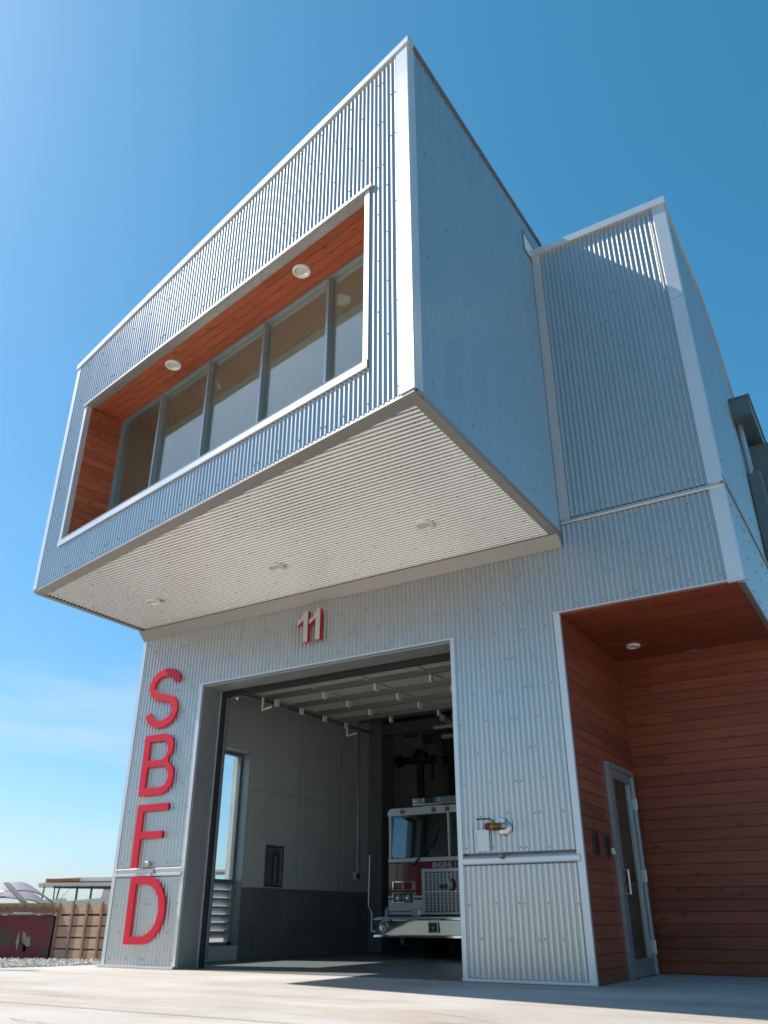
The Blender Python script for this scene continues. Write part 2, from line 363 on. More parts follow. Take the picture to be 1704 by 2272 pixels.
# ------------------------------------------------------------------ setting
g = MB(); g.quad((-400, -400, -.02), (400, -400, -.02), (400, 400, -.02), (-400, 400, -.02)); struct(g.build("ground", DIRT))
g = MB()
edge = [(-.45, 9.0), (-.45, .75), (-.52, .30), (-.66, -.36), (-.98, -.84), (-1.75, -1.75), (-6, -6.5), (-14, -16), (-14, -40)]
poly = edge + [(40, -40), (40, 9.0)]
def slab(poly, z0, z1):
    n = len(poly); m = MB()
    vs = [(x, y, z1) for x, y in poly] + [(x, y, z0) for x, y in poly]
    m.add(vs, [tuple(range(n))]); m.add(vs, [(i, i + n, (i + 1) % n + n, (i + 1) % n) for i in range(n)]); return m
g = slab(poly, -.02, 0.0); struct(g.build("apron", APRON))
# control joints in the apron: dark sealant strips lying in the slab
g = MB()
pass
JOINT = mat("joint_sealant", (0.16, 0.12, 0.09), .9, var=.3, vscale=6)
for y in (-3.9,): g.quad((-1.9 + 0*y, y, .0045), (20, y, .0045), (20, y + .014, .0045), (-1.9, y + .014, .0045))
struct(g.build("apron_joints", JOINT))
# hairline cracks wandering over the slab
g = MB(); rc = random.Random(12)
for (x, y, a, n) in ((1.2, -3.0, -.25, 34), (6.0, -2.9, .5, 14), (4.4, -4.6, -.1, 30), (-.2, -2.2, -.6, 12)):
    for k in range(n):
        a += rc.uniform(-.35, .35)*.6; x2, y2 = x + math.cos(a)*.11, y + math.sin(a)*.11; w = rc.uniform(.0015, .004)
        if y2 > -.4: break
        g.quad((x, y - w, .0042), (x2, y2 - w, .0042), (x2, y2 + w, .0042), (x, y + w, .0042)); x, y = x2, y2
struct(g.build("apron_cracks", mat("crack_dirt", (.14, .10, .075), .95)))
# darker damp dust line where slab and walls meet
g = MB()
for x0, x1 in ((-.06, a_2 := 1.34), (5.38, 6.80)):
    n = 26
    for k in range(n):
        u0 = x0 + (x1 - x0)*k/n; u1 = x0 + (x1 - x0)*(k + 1)/n; g.quad((u0, -.075 - rc.uniform(0, .03), .003), (u1, -.075 - rc.uniform(0, .03), .003), (u1, -.04, .003), (u0, -.04, .003))
struct(g.build("apron_dust", mat("grey_dust", (.22, .19, .16), .95, var=.3, vscale=20)))
g = MB(); g.quad((.05, .03, .004), (6.5, .03, .004), (6.5, 12.2, .004), (.05, 12.2, .004))
FLOORM = mat("bay_floor_concrete", (0.17, 0.175, 0.165), 0.45, var=0.15, vscale=1.2); struct(g.build("floor", FLOORM))

# gravel strip beside the building
g = MB()
def edge_x(y):
    for (x0, y0), (x1, y1) in zip(edge, edge[1:]):
        if y1 <= y <= y0: return x0 + (x1 - x0)*(y0 - y)/(y0 - y1)
    return -.45
rnd = random.Random(5)
OCT = [(1, 0, 0), (-1, 0, 0), (0, 1, 0), (0, -1, 0), (0, 0, 1), (0, 0, -1)]
OF = [(0, 2, 4), (2, 1, 4), (1, 3, 4), (3, 0, 4), (2, 0, 5), (1, 2, 5), (3, 1, 5), (0, 3, 5)]
for i in range(6500):
    y = rnd.uniform(-2.2, 2.2); x = edge_x(y) - (rnd.random()**1.3)*3.2 - .02
    r = rnd.uniform(.012, .030); rx, ry, rz = [r*rnd.uniform(.7, 1.3) for _ in range(3)]
    M = Matrix.Rotation(rnd.uniform(0, 6.3), 3, 'Z') @ Matrix.Rotation(rnd.uniform(0, 6.3), 3, 'X')
    z = -.012 + rnd.uniform(0, .026)
    g.add([M @ Vector((p[0]*rx, p[1]*ry, p[2]*rz)) + Vector((x, y, z)) for p in OCT], OF, 0)
struct(tag(g.build("gravel", STONE), "pale limestone gravel strip between concrete apron and crates", "gravel"), "stuff")

# ------------------------------------------------------------------ the building
FS = thing("fire_station", "corrugated metal fire station with cantilevered wedge upper storey and open bay door", "building", (0, 0, 0))

# --- lower front cladding
def clad(name, segs, lab=None):
    m = MB()
    for s in segs: corr(m, *s[:-1], screws=s[-1])
    return m.build(name, [GALV, SCREW], FS, lab)
OY = Vector((0, -.012, 0))
yN = -Y
clad("corrugated_wall", [(OY, X, Z, yN, .035, a_ - .045, .035, 1.075, (rows(.10, 1.1, .32), .29, .12)),
                         (OY, X, Z, yN, .035, a_ - .045, 1.20, H1 - .13, (rows(1.26, 4.5, .335), .29, .12)),
                         (OY, X, Z, yN, a_ - .045, b_ + .04, ho + .03, H1 - .13, (rows(3.72, 4.5, .26), .42, 1.62)),
                         (OY, X, Z, yN, b_ + .04, c_ - .055, 1.20, H1 - .13, (rows(1.24, 4.5, .335), .31, 5.50)),
                         (OY, X, Z, yN, b_ + .04, c_ - .055, .035, 1.075, (rows(.055, 1.0, .325), .29, 5.49)),
                         (OY, X, Z, yN, c_ - .055, Wb, hr + .03, H1 - .13, (rows(3.78, 4.5, .27), .31, 6.9)),
                         (OY, X, Z, yN, Wb, d_ - .10, hr + .03, zb - .02, (rows(3.78, 4.8, .30), .31, 7.0))])
# --- upper right front
clad("corrugated_wall", [(OY, X, Z, yN, Wb + .13, d_ - .125, zb + .06, HT - .10, (rows(4.95, 9.0, .42), .33, 7.1))])
# --- wedge front around the window
clad("corrugated_wall", [(fp(0, 0, .012), FU, Z, FN, .07, LF - .135, H1 + .03, wb - .10, (rows(4.76, 5.2, .4), .33, .25)),
                         (fp(0, 0, .012), FU, Z, FN, .07, wl - .06, wb - .10, wt + .03, (rows(5.2, 7.4, .5), .3, .2)),
                         (fp(0, 0, .012), FU, Z, FN, wr + .07, LF - .135, wb - .10, wt + .03, (rows(5.1, 7.5, .32), .24, wr + .19)),
                         (fp(0, 0, .012), FU, Z, FN, .07, LF - .135, wt + .03, lambda u: zfront(u) - .09, (rows(7.7, 9.3, .33), .45, .3))])
# --- wedge sides
RX = Vector((Wb + .012, 0, 0))
clad("corrugated_wall", [(RX, Y, Z, X, -DR + .10, 0.02, H1 + .03, lambda y: zright(y) - .05, (rows(4.9, 9.4, .75), .8, -3.2)),
                         (RX, Y, Z, X, 0.02, 8.0, HT - .5, lambda y: zright(y) - .05, None)])
clad("corrugated_wall", [(Vector((-.012, 0, 0)), Y, Z, -X, -DL + .07, 8.0, H1 + .02, lambda y: zleft(y) - .05, None)])
# --- right volume side, lower sides
zside_pts = [(0, 9.129), (1.2, 9.24), (2.2, 9.30), (2.6, 9.20), (3.3, 8.86), (4.06, 8.30), (5, 7.55), (6, 6.75), (8, 5.3)]
def zside(y):
    for (y0, z0), (y1, z1) in zip(zside_pts, zside_pts[1:]):
        if y <= y1: return z0 + (z1 - z0)*(max(y, 0) - y0)/(y1 - y0)
    return 5.3
DX = Vector((d_ + .0, 0, 0))
clad("corrugated_wall", [(DX, Y, Z, X, .10, 8.0, 5.0, lambda y: zside(y) - .04, (rows(5.3, 9, .9), .9, .4)),
                         (DX, Y, Z, X, .10, 8.0, hr + .02, 4.92, (rows(3.8, 4.9, .45), .4, .3)),
                         (DX, Y, Z, X, RB + .1, 8.0, .03, hr + .02, None)])
clad("corrugated_wall", [(Vector((-.012, 0, 0)), Y, Z, -X, .035, .55, .03, H1, None), (Vector((-.012, 0, 0)), Y, Z, -X, 2.40, 8.0, .03, H1, None),
                         (Vector((-.012, 0, 0)), Y, Z, -X, .55, 2.40, 3.12, H1, None), (Vector((-.012, 0, 0)), Y, Z, -X, .55, 2.40, .03, .18, None)])
# rear closing walls
m = MB(); m.box(0, d_, 12.3, 12.4, 0, H1); m.box(0, Wb, 8.0, 8.06, H1, 9.3); m.box(-.01, .0, 8.0, 12.3, 0, H1); m.box(d_ - .03, d_, 8.0, 12.3, 0, H1); m.build("rear_wall", GALV, FS)

# --- soffit under the wedge: ribs parallel to the station front
m = MB()
def sx0(y): return .045 if y > -DL - .0 else (-(y) - DL)*Wb/(DR - DL)
corr(m, (0, 0, H1 + .019), Y, X, -Z, -DR + .10, -.13, lambda y: sx0(y - .12) + .03, Wb - .06, amp=.0175, kk=2.8)
for y in rows(-3.1, -.2, .31):
    x = max(sx0(y - .12) + .1, .2) + .35*((int(y*10)) % 2)
    while x < Wb - .1:
        yy = round(y/PITCH)*PITCH
        c = Vector((x, yy, H1 + .019 - .0175)); m.cyl(c, c - Z*.008, .009, 8, 1); x += .72
m.build("corrugated_soffit", [SOFM, SCREW], FS)
# perimeter fascia: front strip, sides and rear cove
m = MB()
fprof = [(0, 0), (.145, 0), (.145, .012), (.0, .012)]
m.prism([(-.145, -.004), (.018, -.004), (.018, .03), (.008, .03), (.008, .008), (-.145, .008)], fp(-.01, H1), fp(LF + .012, H1), FN, Z)
m.box(Wb - .085, Wb + .02, -DR + .05, -.02, H1 - .010, H1 + .006)
m.box(Wb + .013, Wb + .026, -DR + .02, -.02, H1 - .004, H1 + .045)
m.box(-.026, .05, -DL + .03, -.02, H1 - .010, H1 + .006)
m.build("soffit_trim", TRIMS, FS)
m = MB()
m.prism([(-.02, .0), (.145, .0), (.145, -.012), (.02, -.135), (-.02, -.135)], (-.03, -.012, H1 - .012), (Wb + .022, -.012, H1 - .012), -Y, Z)
m.build("cove_trim", TRIMS, FS)

# --- flashing and corners
m = MB()
m.box(0, .135, -.03, 0.0, 0, 1, M=None) if False else None
def vstrip(s0, s1, z0, z1, o0=-.01, o1=.028):
    ps = [fp(s0, 0, o0), fp(s1, 0, o0), fp(s1, 0, o1), fp(s0, 0, o1)]
    zz0 = z0; t = z1 if callable(z1) else (lambda s: z1)
    vs = [p + Z*zz0 for p in ps] + [ps[0] + Z*t(s0), ps[1] + Z*t(s1), ps[2] + Z*t(s1), ps[3] + Z*t(s0)]
    m.add(vs, [(0, 3, 2, 1), (4, 5, 6, 7), (0, 1, 5, 4), (1, 2, 6, 5), (2, 3, 7, 6), (3, 0, 4, 7)])
def one(name, mt, *b, lab=None):
    m = MB()
    for q in b: m.box(*q)
    return m.build(name, mt, FS, lab)
vstrip(LF - .145, LF + .024, H1 + .03, lambda s: zfront(s) - .08)
m.box(Wb - .01, Wb + .030, -DR - .015, -DR + .105, H1 + .046, 9.37)
m.build("corner_trim", TRIM, FS, "wide bright metal trim up the near corner of the wedge")
m = MB(); vstrip(-.024, .075, H1 + .03, lambda s: zfront(s) - .08)
m.box(-.030, .01, -DL - .0, -DL + .07, H1 + .03, 8.47)
m.build("corner_trim", TRIM, FS)
one("corner_trim", TRIM, (d_ - .135, d_ + .022, -.030, .01, hr + .0, zb - .01), (d_ - .01, d_ + .024, -.028, .10, hr + .0, zb - .012))
one("corner_trim", TRIM, (d_ - .135, d_ + .022, -.030, .01, zb + .05, 7.46), (d_ - .01, d_ + .024, -.028, .12, zb + .05, 7.46))
one("corner_trim", TRIM, (d_ - .135, d_ + .024, -.033, .01, 7.465, HT - .10), (d_ - .01, d_ + .027, -.031, .12, 7.465, HT - .05))
one("corner_trim", TRIM, (Wb + .026, Wb + .15, -.022, .01, zb + .05, HT - .10))
one("corner_trim", TRIM, (-.022, .04, -.028, .02, .03, H1 - .15)); one("corner_trim", TRIM, (a_ - .05, a_ + .004, -.030, .0, .03, ho + .01))
one("corner_trim", TRIM, (b_ - .004, b_ + .05, -.030, .0, .03, ho + .03)); one("corner_trim", TRIM, (c_ - .07, c_ + .006, -.030, .012, .03, hr + .01))
one("drip_edge", TRIM, (a_ - .06, b_ + .06, -.042, -.0, ho + .012, ho + .03)); one("drip_edge", TRIM, (c_ - .08, d_ + .0, -.040, -.0, hr + .012, hr + .028))
one("base_flashing", TRIM, (-.05, a_ - .01, -.055, -.005, .004, .034)); one("base_flashing", TRIM, (b_ + .0, c_ + .012, -.05, -.005, .004, .032))
# band at 1.1 m: two lips with a recessed channel
def band(name, x0, x1, z=1.10, gap=None):
    m = MB(); prof = [(0, .0), (.040, .0), (.046, .012), (.046, .034), (.012, .046), (.012, .078), (.030, .078), (.036, .092), (0, .112)]
    for a, b in ([(x0, x1)] if gap is None else [(x0, gap - .012), (gap + .012, x1)]):
        m.prism(prof, (a, -.008, z - .02), (b, -.008, z - .02), -Y, Z)
    return m.build(name, TRIM, FS)
band("wall_band", .03, a_ - .04, 1.105, .77)
m = MB(); m.prism([(0, 0), (.030, 0), (.036, .012), (.036, .058), (.008, .085), (0, .085)], (b_ + .045, -.008, 1.085), (c_ - .035, -.008, 1.085), -Y, Z)
m.build("wall_band", TRIM, FS)
m = MB()
m.prism([(0, -.014), (.030, -.014), (.034, .0), (.012, .018), (0, .05)], (Wb + .03, -.01, zb), (d_ + .02, -.01, zb), -Y, Z)
m.build("wall_band", TRIM, FS)
m = MB(); m.prism([(0, -.02), (.032, -.02), (.032, .0), (0, .06)], (d_ + .0, -.02, 4.93), (d_ + .0, 8.0, 4.96), X, Z)
m.prism([(0, -.03), (.026, -.03), (.026, .012), (0, .012)], (d_ - .0, -.02, hr), (d_ - .0, 8.0, hr), X, Z)
m.build("wall_band", TRIMS, FS)

# roof edges
m = MB()
def capf(p0, p1, N, h=.13, t=.05):
    m.prism([(-.06, -h), (t, -h), (t, .0), (-.06, .012)], p0, p1, N, Z)
capf(fp(-.05, zfront(0)), fp(LF + .05, zfront(LF)), FN, .092, .044)
m_s = MB(); m_s.prism([(-.03, -.045), (.045, -.045), (.045, .006), (-.03, .012)], (Wb, -DR + .06, zright(-DR + .06) - .004), (Wb, 8.0, zright(8.0) - .004), X, Z); m_s.build("roof_flashing", mat("dull_edge_metal", (.16, .17, .17), .5, .4), FS, "thin dark drip edge along the top of the wedge side")
m.prism([(-.03, -.09), (.045, -.09), (.045, .006), (-.03, .012)], (0, -DL - .03, zleft(-DL)), (0, 8.0, zleft(8.0)), -X, Z)
m.build("roof_flashing", TRIM, FS, "bright metal flashing along the wedge roof edge")
m = MB()
m.prism([(-.06, -.11), (.05, -.11), (.05, .0), (-.06, .02)], (Wb + .03, -.01, HT), (d_ + .05, -.01, HT), -Y, Z)
for (y0, z0), (y1, z1) in zip(zside_pts, zside_pts[1:]):
    m.prism([(-.03, -.05), (.035, -.05), (.035, .0), (-.03, .01)], (d_, y0 - .0, z0), (d_, y1, z1), X, Z)
m.build("roof_flashing", TRIM, FS)
m = MB()
m.quad((0, -DL, zleft(-DL) - .02), (Wb, -DR, zright(-DR) - .02), (Wb, 8, zright(8) - .02), (0, 8, zleft(8) - .02))
for (y0, z0), (y1, z1) in zip(zside_pts, zside_pts[1:]): m.quad((Wb, y0, z0 - .02), (d_, y0, z0 - .02), (d_, y1, z1 - .02), (Wb, y1, z1 - .02))
m.quad((0, 8, H1 - .01), (d_, 8, H1 - .01), (d_, 12.35, H1 - .01), (0, 12.35, H1 - .01))
m.build("roof", GALV, FS)
# backing sheathing (keeps the rooms dark)
m = MB()
BK = .03
m.box(.03, a_ - .01, BK, BK + .03, .01, H1 - .02); m.box(a_ - .01, b_ + .01, BK, BK + .03, ho + .01, H1 - .02); m.box(b_ + .01, c_ - .01, BK, BK + .03, .01, H1 - .02)
m.box(c_ - .01, d_ - .03, BK, BK + .03, hr + .02, zb); m.box(Wb + .03, d_ - .03, BK, BK + .03, zb, HT - .06)
m.build("sheathing", STEEL, FS)

# --- wedge window
win = MB()
def fbox(mb, s0, s1, z0, z1, o0, o1, mi=0, ch=0):
    M = Matrix(((FU.x, FN.x, 0, FO.x), (FU.y, FN.y, 0, FO.y), (0, 0, 1, 0), (0, 0, 0, 1)))
    mb.box(s0, s1, o0, o1, z0, z1, mi, M, ch=ch)
fbox(win, wl, wr, wb + .0, wb + .06, -wd - .03, -wd + .05)
fbox(win, wl, wr, wt - .055, wt - .006, -wd - .03, -wd + .05)
MUL = [1.715, 2.88, 4.06, 5.25]
edges_ = [wl + .0] + MUL + [wr]
for s in MUL: fbox(win, s - .019, s + .019, wb + .06, wt - .055, -wd - .04, -wd + .055)
fbox(win, wl, wl + .035, wb + .06, wt - .055, -wd - .03, -wd + .05); fbox(win, wr - .035, wr, wb + .06, wt - .055, -wd - .03, -wd + .05)
WN = win.build("window", ALU, FS, "long ribbon window of five tall panes")
for s0, s1 in zip(edges_, edges_[1:]):
    p = MB(); fbox(p, s0 + .02, s1 - .02, wb + .05, wt - .05, -wd - .012, -wd - .004); p.build("pane", GLASS_R, WN)
m = MB()
fbox(m, wl - .075, wr + .055, wb - .09, wb + .0, -.005, .045)           # sill face
m2s = MB()
vs = [fp(wl, wb + .0, .052), fp(wr, wb + .0, .052), fp(wr, wb + .012, -wd), fp(wl, wb + .012, -wd)]
m.add(vs, [(0, 1, 2, 3)])
m.build("window_sill", TRIM, FS, "bright metal sill below the ribbon window")
m = MB(); fbox(m, wr, wr + .062, wb + .0, wt - .0, -.04, .036); m.build("window_jamb", TRIM, FS); m = MB(); fbox(m, wl - .07, wl, wb + .0, wt, -.04, .040); m.build("window_jamb", TRIM, FS)
m = MB(); fbox(m, wl - .09, wr + .11, wt - .0, wt + .035, -.012, .058); fbox(m, wl, wr, wt - .012, wt + .0, -.075, .02); m.build("window_head", TRIMS, FS)

# wooden reveals: boards with gaps between, each a little different in tone
def boards(mb, O, U, V, N, length, width, pitch=.125, gap=.006, thick=.014, sd=1, lo=None, hi=None):
    """boards run along U, stacked along V, faces towards N"""
    rn = random.Random(sd); O = Vector(O); v = 0
    while v < width - .004:
        v1 = min(v + pitch, width); u = (lo(v) if lo else 0); uend = (hi(v) if hi else length)
        first = True
        while u < uend - 1e-4:
            ln = rn.uniform(1.6, 3.6) * (rn.random() if first else 1); first = False
            if ln < .4: ln = .4
            un = min(u + ln, uend)
            if uend - un < .3: un = uend
            t = rn.random(); t = t if abs(t - .5) > .002 else .51
            A = O + U*u + V*(v + gap*.5); B = O + U*(un - .0015) + V*(v + gap*.5); Cc = O + U*(un - .0015) + V*(v1 - gap*.5); Dd = O + U*u + V*(v1 - gap*.5)
            vs = [A, B, Cc, Dd, A - N*thick, B - N*thick, Cc - N*thick, Dd - N*thick]
            ch = N*.003
            mb.add(vs, [(0, 1, 2, 3), (0, 4, 5, 1), (1, 5, 6, 2), (2, 6, 7, 3), (3, 7, 4, 0)], 0, False, t)
            u = un
        v = v1
    # backing behind the gaps
    mb.add([O - N*thick, O + U*length - N*thick, O + U*length + V*width - N*thick, O + V*width - N*thick], [(0, 1, 2, 3)], 1)
BACK = mat("felt_backing", (0.02, 0.012, 0.01), .9)
m = MB(); boards(m, fp(wl, wt - .002, -.075), FU, -FN, -Z, wr - wl, wd - .10, .118, sd=3)
m.build("wood_soffit", [WOODX, BACK], FS, "reddish cedar boards lining the head of the ribbon window")
m = MB(); boards(m, fp(wl + .002, wb + .012, -.04), -FN, Z, FU, wd - .06, wt - wb - .02, .125, sd=4)
m.build("wood_reveal", [WOODY, BACK], FS, "reddish cedar boards lining the left cheek of the ribbon window")
m = MB(); boards(m, fp(wr - .002, wb + .012, -.04), -FN, Z, -FU, wd - .06, wt - wb - .02, .125, sd=5); m.build("wood_reveal", [WOODY, BACK], FS)
# room behind the ribbon window
m = MB()
zf, zc = 4.95, 7.95
P = [fp(.12, 0, -wd - .06), fp(LF - .32, 0, -wd - .06), Vector((Wb - .08, 7.9, 0)), Vector((.08, 7.9, 0))]
fl = [p + Z*zf for p in P]; cl = [p + Z*zc for p in P]
m.add(fl + cl, [(0, 1, 2, 3), (4, 5, 6, 7), (1, 2, 6, 5), (2, 3, 7, 6), (3, 0, 4, 7)], 0)
m.add([fl[0], fl[1], fl[1] + Z*(wb - zf), fl[0] + Z*(wb - zf)], [(0, 1, 2, 3)], 0)
m.add([cl[0], cl[1], cl[1] - Z*(zc - wt), cl[0] - Z*(zc - wt)], [(0, 1, 2, 3)], 0)
m.build("room_lining", CEILM, FS)
# small clerestory light high on the wedge side
m = MB(); yy0, yy1, z0, z1 = -.27, .9, 9.0, 9.30
m.box(Wb + .0, Wb + .035, yy0 - .035, yy0, z0 - .035, z1 + .035); m.box(Wb, Wb + .035, yy0, yy1, z1, z1 + .035); m.box(Wb, Wb + .035, yy0, yy1, z0 - .035, z0)
cw = m.build("side_window", STEEL, FS); m = MB(); m.box(Wb + .024, Wb + .028, yy0, yy1, z0, z1); m.build("pane", mat("frosted_pane", (.70, .72, .70), .3), cw)

# --- porch
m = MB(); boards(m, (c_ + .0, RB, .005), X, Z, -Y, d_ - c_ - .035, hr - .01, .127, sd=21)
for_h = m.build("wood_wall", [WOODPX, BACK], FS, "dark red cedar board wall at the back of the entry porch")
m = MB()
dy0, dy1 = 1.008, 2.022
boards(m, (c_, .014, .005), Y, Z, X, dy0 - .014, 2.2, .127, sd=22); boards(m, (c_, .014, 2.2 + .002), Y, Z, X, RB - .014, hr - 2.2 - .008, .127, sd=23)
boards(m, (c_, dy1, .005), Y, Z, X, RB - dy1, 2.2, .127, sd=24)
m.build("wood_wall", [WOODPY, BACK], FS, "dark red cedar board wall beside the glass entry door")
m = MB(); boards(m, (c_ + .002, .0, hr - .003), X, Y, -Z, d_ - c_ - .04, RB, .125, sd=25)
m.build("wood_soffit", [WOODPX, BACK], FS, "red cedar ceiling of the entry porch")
m = MB(); m.box(d_ - .04, d_ + .0, .0, RB + .4, hr - .012, hr + .02); m.box(d_ - .03, d_, RB, RB + .05, 0, hr - .012); m.build("porch_trim", TRIMS, FS)
# entry door
m = MB()
X0 = c_ - .03; X1 = c_ + .045
m.box(X0, X1, dy0, dy0 + .055, .004, 2.2); m.box(X0, X1, dy1 - .055, dy1, .004, 2.2); m.box(X0, X1, dy0 + .055, dy1 - .055, 2.14, 2.2)
df = m.build("door_frame", ALU, FS)
m = MB(); X1 = c_ + .030
m.box(X0, X1, dy0 + .058, dy0 + .19, .015, 2.135); m.box(X0, X1, dy1 - .18, dy1 - .058, .015, 2.135)
m.box(X0, X1, dy0 + .19, dy1 - .18, 2.04, 2.135); m.box(X0, X1, dy0 + .19, dy1 - .18, .015, .18)
dr = m.build("entry_door", ALU, FS, "narrow glass door in an aluminium frame")
m = MB(); m.box(c_ - .004, c_ + .002, dy0 + .17, dy1 - .16, .17, 2.05); m.build("pane", GLASS_D, dr)
m = MB(); m.tube([(c_ + .03, 1.13, 1.05), (c_ + .09, 1.13, 1.05), (c_ + .09, 1.13, .81), (c_ + .03, 1.13, .81)], .011); m.build("handle", STEELB, dr)
m = MB(); m.box(c_ + .03, c_ + .035, 1.085, 1.105, .86, .98); m.cyl((c_ + .03, 1.095, .90), (c_ + .045, 1.095, .90), .014, 10); m.build("lock_plate", STEELB, dr)
for z in (.28, 1.02, 1.82):
    m = MB(); m.box(c_ + .03, c_ + .062, dy1 - .062, dy1 - .028, z - .07, z + .07, ch=.004); m.build("hinge", STEELB, dr)
m = MB(); m.box(c_ - .35, c_ - .012, dy0 + .06, dy1 - .06, .96, 1.06); m.build("push_bar", DARK, dr)
m = MB(); m.box(c_ - 1.0, c_ - .95, .6, 2.6, .0, 2.6); m.box(c_ - .95, c_ - .03, .58, .6, 0, 2.6); m.box(c_ - .95, c_ - .03, 2.6, 2.62, 0, 2.6); m.box(c_ - .95, c_ - .03, .6, 2.6, 2.6, 2.62)
m.build("vestibule_wall", mat("vestibule_paint", (.75, .75, .66), .8), FS)

# --- bay opening
m = MB()
m.box(a_, a_ + .012, .0, .36, .004, ho + .004); m.box(b_ - .012, b_, .0, .36, .004, ho + .004); m.box(a_ + .012, b_ - .012, .0, .36, ho - .012, ho + .006)
m.build("bay_door_reveal", JAMB, FS, "deep dark grey metal lining of the bay door opening")
m = MB(); m.box(a_ - .03, a_ + .022, .36, .375, .004, ho); m.build("reveal_edge", TRIM, FS)
m = MB(); m.box(a_ - .05, a_ + .09, .378, .41, .004, ho - .0); m.box(b_ - .09, b_ + .05, .378, .41, .004, ho); m.box(a_ + .09, b_ - .09, .378, .42, ho - .10, ho + .0)
m.build("door_seal", DARK, FS)
# --- garage interior
IX, CZ = .30, 4.42
m = MB()
m.box(.05, IX, 2.34, 12.2, 1.02, CZ); m.box(.05, IX, .44, .60, .004, CZ); m.box(.05, IX, .60, 2.34, 3.10, CZ); m.box(.05, IX, .60, 2.34, .004, .20)
m.box(IX, a_ - .02, .375, .44, .004, CZ); m.box(b_ + .02, 6.45, .375, .44, .004, CZ); m.box(a_ - .02, b_ + .02, .43, .45, ho + .02, CZ)
m.box(.05, 6.45, 12.2, 12.28, .004, CZ); m.box(5.72, 5.78, 3.0, 12.2, .004, CZ); m.box(5.42, 5.72, 2.7, 3.0, .004, CZ)
m.build("bay_wall", PLASTER, FS)
m = MB(); m.box(.05, IX + .012, 2.34, 12.2, .004, 1.015); m.build("wainscot", WAINS, FS, "dark concrete wainscot inside the bay")
one("bay_column", STEEL, (IX, .62, 6.06, 6.5, .004, CZ)); one("bay_column", STEEL, (IX, .42, 9.4, 9.8, .004, CZ))
m = MB(); m.box(.05, 6.45, .42, 12.2, CZ, CZ + .05)
for y in rows(1.2, 12, .9): m.box(IX, 5.7, y, y + .07, CZ - .20, CZ)
m.box(IX, 5.7, 6.1, 6.32, CZ - .42, CZ - .2); m.box(IX, 5.7, 9.4, 9.6, CZ - .5, CZ - .2)
m.build("bay_ceiling", CEILD, FS)
m = MB()
m.tube([(2.4, 5.4, 4.02), (2.4, 8.5, 4.02)], .06, 10); m.tube([(2.75, 5.2, 3.98), (2.75, 8.5, 3.98)], .045, 10); m.tube([(1.6, 6.9, 4.0), (5.6, 6.9, 4.0)], .05, 10)
m.tube([(2.0, 5.8, 3.95), (3.4, 5.8, 3.95), (3.4, 7.4, 3.95)], .04, 10)
m.build("ceiling_pipe", PIPE, FS)
# side window and louvre in the left bay wall
m = MB()
y0, y1 = .60, 2.34
for (z0, z1) in ((1.06, 1.13), (3.04, 3.10)): m.box(.07, .14, y0, y1, z0, z1)
m.box(.07, .14, y0, y0 + .05, 1.13, 3.04); m.box(.07, .14, y1 - .06, y1, 1.13, 3.04)
sw = m.build("side_window", STEEL, FS, "tall narrow window in the left wall of the bay")
m = MB(); m.box(.098, .104, y0 + .04, y1 - .05, 1.12, 3.05); m.build("pane", GLASS_C, sw)
m = MB(); m.box(-.05, .06, y1 - .03, y1 + .03, 1.06, 3.14); m.box(-.05, .06, y0 - .03, y0 + .02, 1.06, 3.14); m.box(-.05, .06, y0 - .03, y1 + .03, 3.10, 3.14); m.build("casing", CREAM, sw)
m = MB(); m.box(.07, .16, y0, y0 + .06, .20, 1.06); m.box(.07, .16, y1 - .08, y1, .20, 1.06); m.box(.07, .16, y0, y1, .20, .25)
for k in range(7):
    z = .30 + k*.115
    m.prism([(.0, .0), (.075, .085), (.075, .092), (.0, .010)], (.075, y0 + .06, z), (.075, y1 - .08, z), X, Z)
    m.box(.15, .165, y0 + .06, y1 - .08, z + .083, z + .100)
m.build("louvre", ALU, FS, "metal louvre below the tall side window")
m = MB(); m.box(.142, IX + .004, y1 - .014, y1 - .003, .21, 3.09); m.build("window_return", JAMB, sw)

print("BUILDING OK")
# ------------------------------------------------------------------ lights recessed in soffits
def downlight(c, R, label, group, nz=Vector((0, 0, -1))):
    t = thing("recessed_downlight", label, "downlight", c, group)
    m = MB(); c = Vector(c)
    m.lathe(c, (0, 0, -1), [(R*.78, .006), (R*.80, .020), (R*.86, .026), (R*.98, .022), (R*1.04, .010), (R*1.04, -.020)], 32); m.build("trim_ring", WHITE, t)
    m = MB(); m.lathe(c, (0, 0, -1), [(R*.79, .016), (R*.70, .008), (R*.52, .003)], 32); m.build("reflector", LAMPIN, t)
    m = MB(); m.lathe(c, (0, 0, -1), [(R*.54, .003), (R*.3, .006), (0.001, .012)], 24); m.build("lens", mat("lamp_lens", (.62, .60, .55), .2), t)
    return t
for x, y, l in ((1.153, -1.0, "round white downlight in the metal soffit, farthest from the entry porch"), (3.445, -1.08, "round white downlight in the middle of the metal soffit, above the number sign"), (5.68, -1.16, "round white downlight in the metal soffit nearest the entry porch")):
    downlight((x, y, H1 - .002), .104, l, "downlights under the overhang")
for (x, y), l in (((2.40, -2.31), "round white downlight in the cedar window head, lower left end of the ribbon window"), ((5.02, -2.84), "round white downlight in the cedar window head, upper right end of the ribbon window")):
    downlight((x, y, wt - .004), .106, l, "downlights over the ribbon window")
downlight((7.16, 1.593, hr - .006), .085, "small round downlight in the dark cedar porch ceiling", "downlight of the porch")

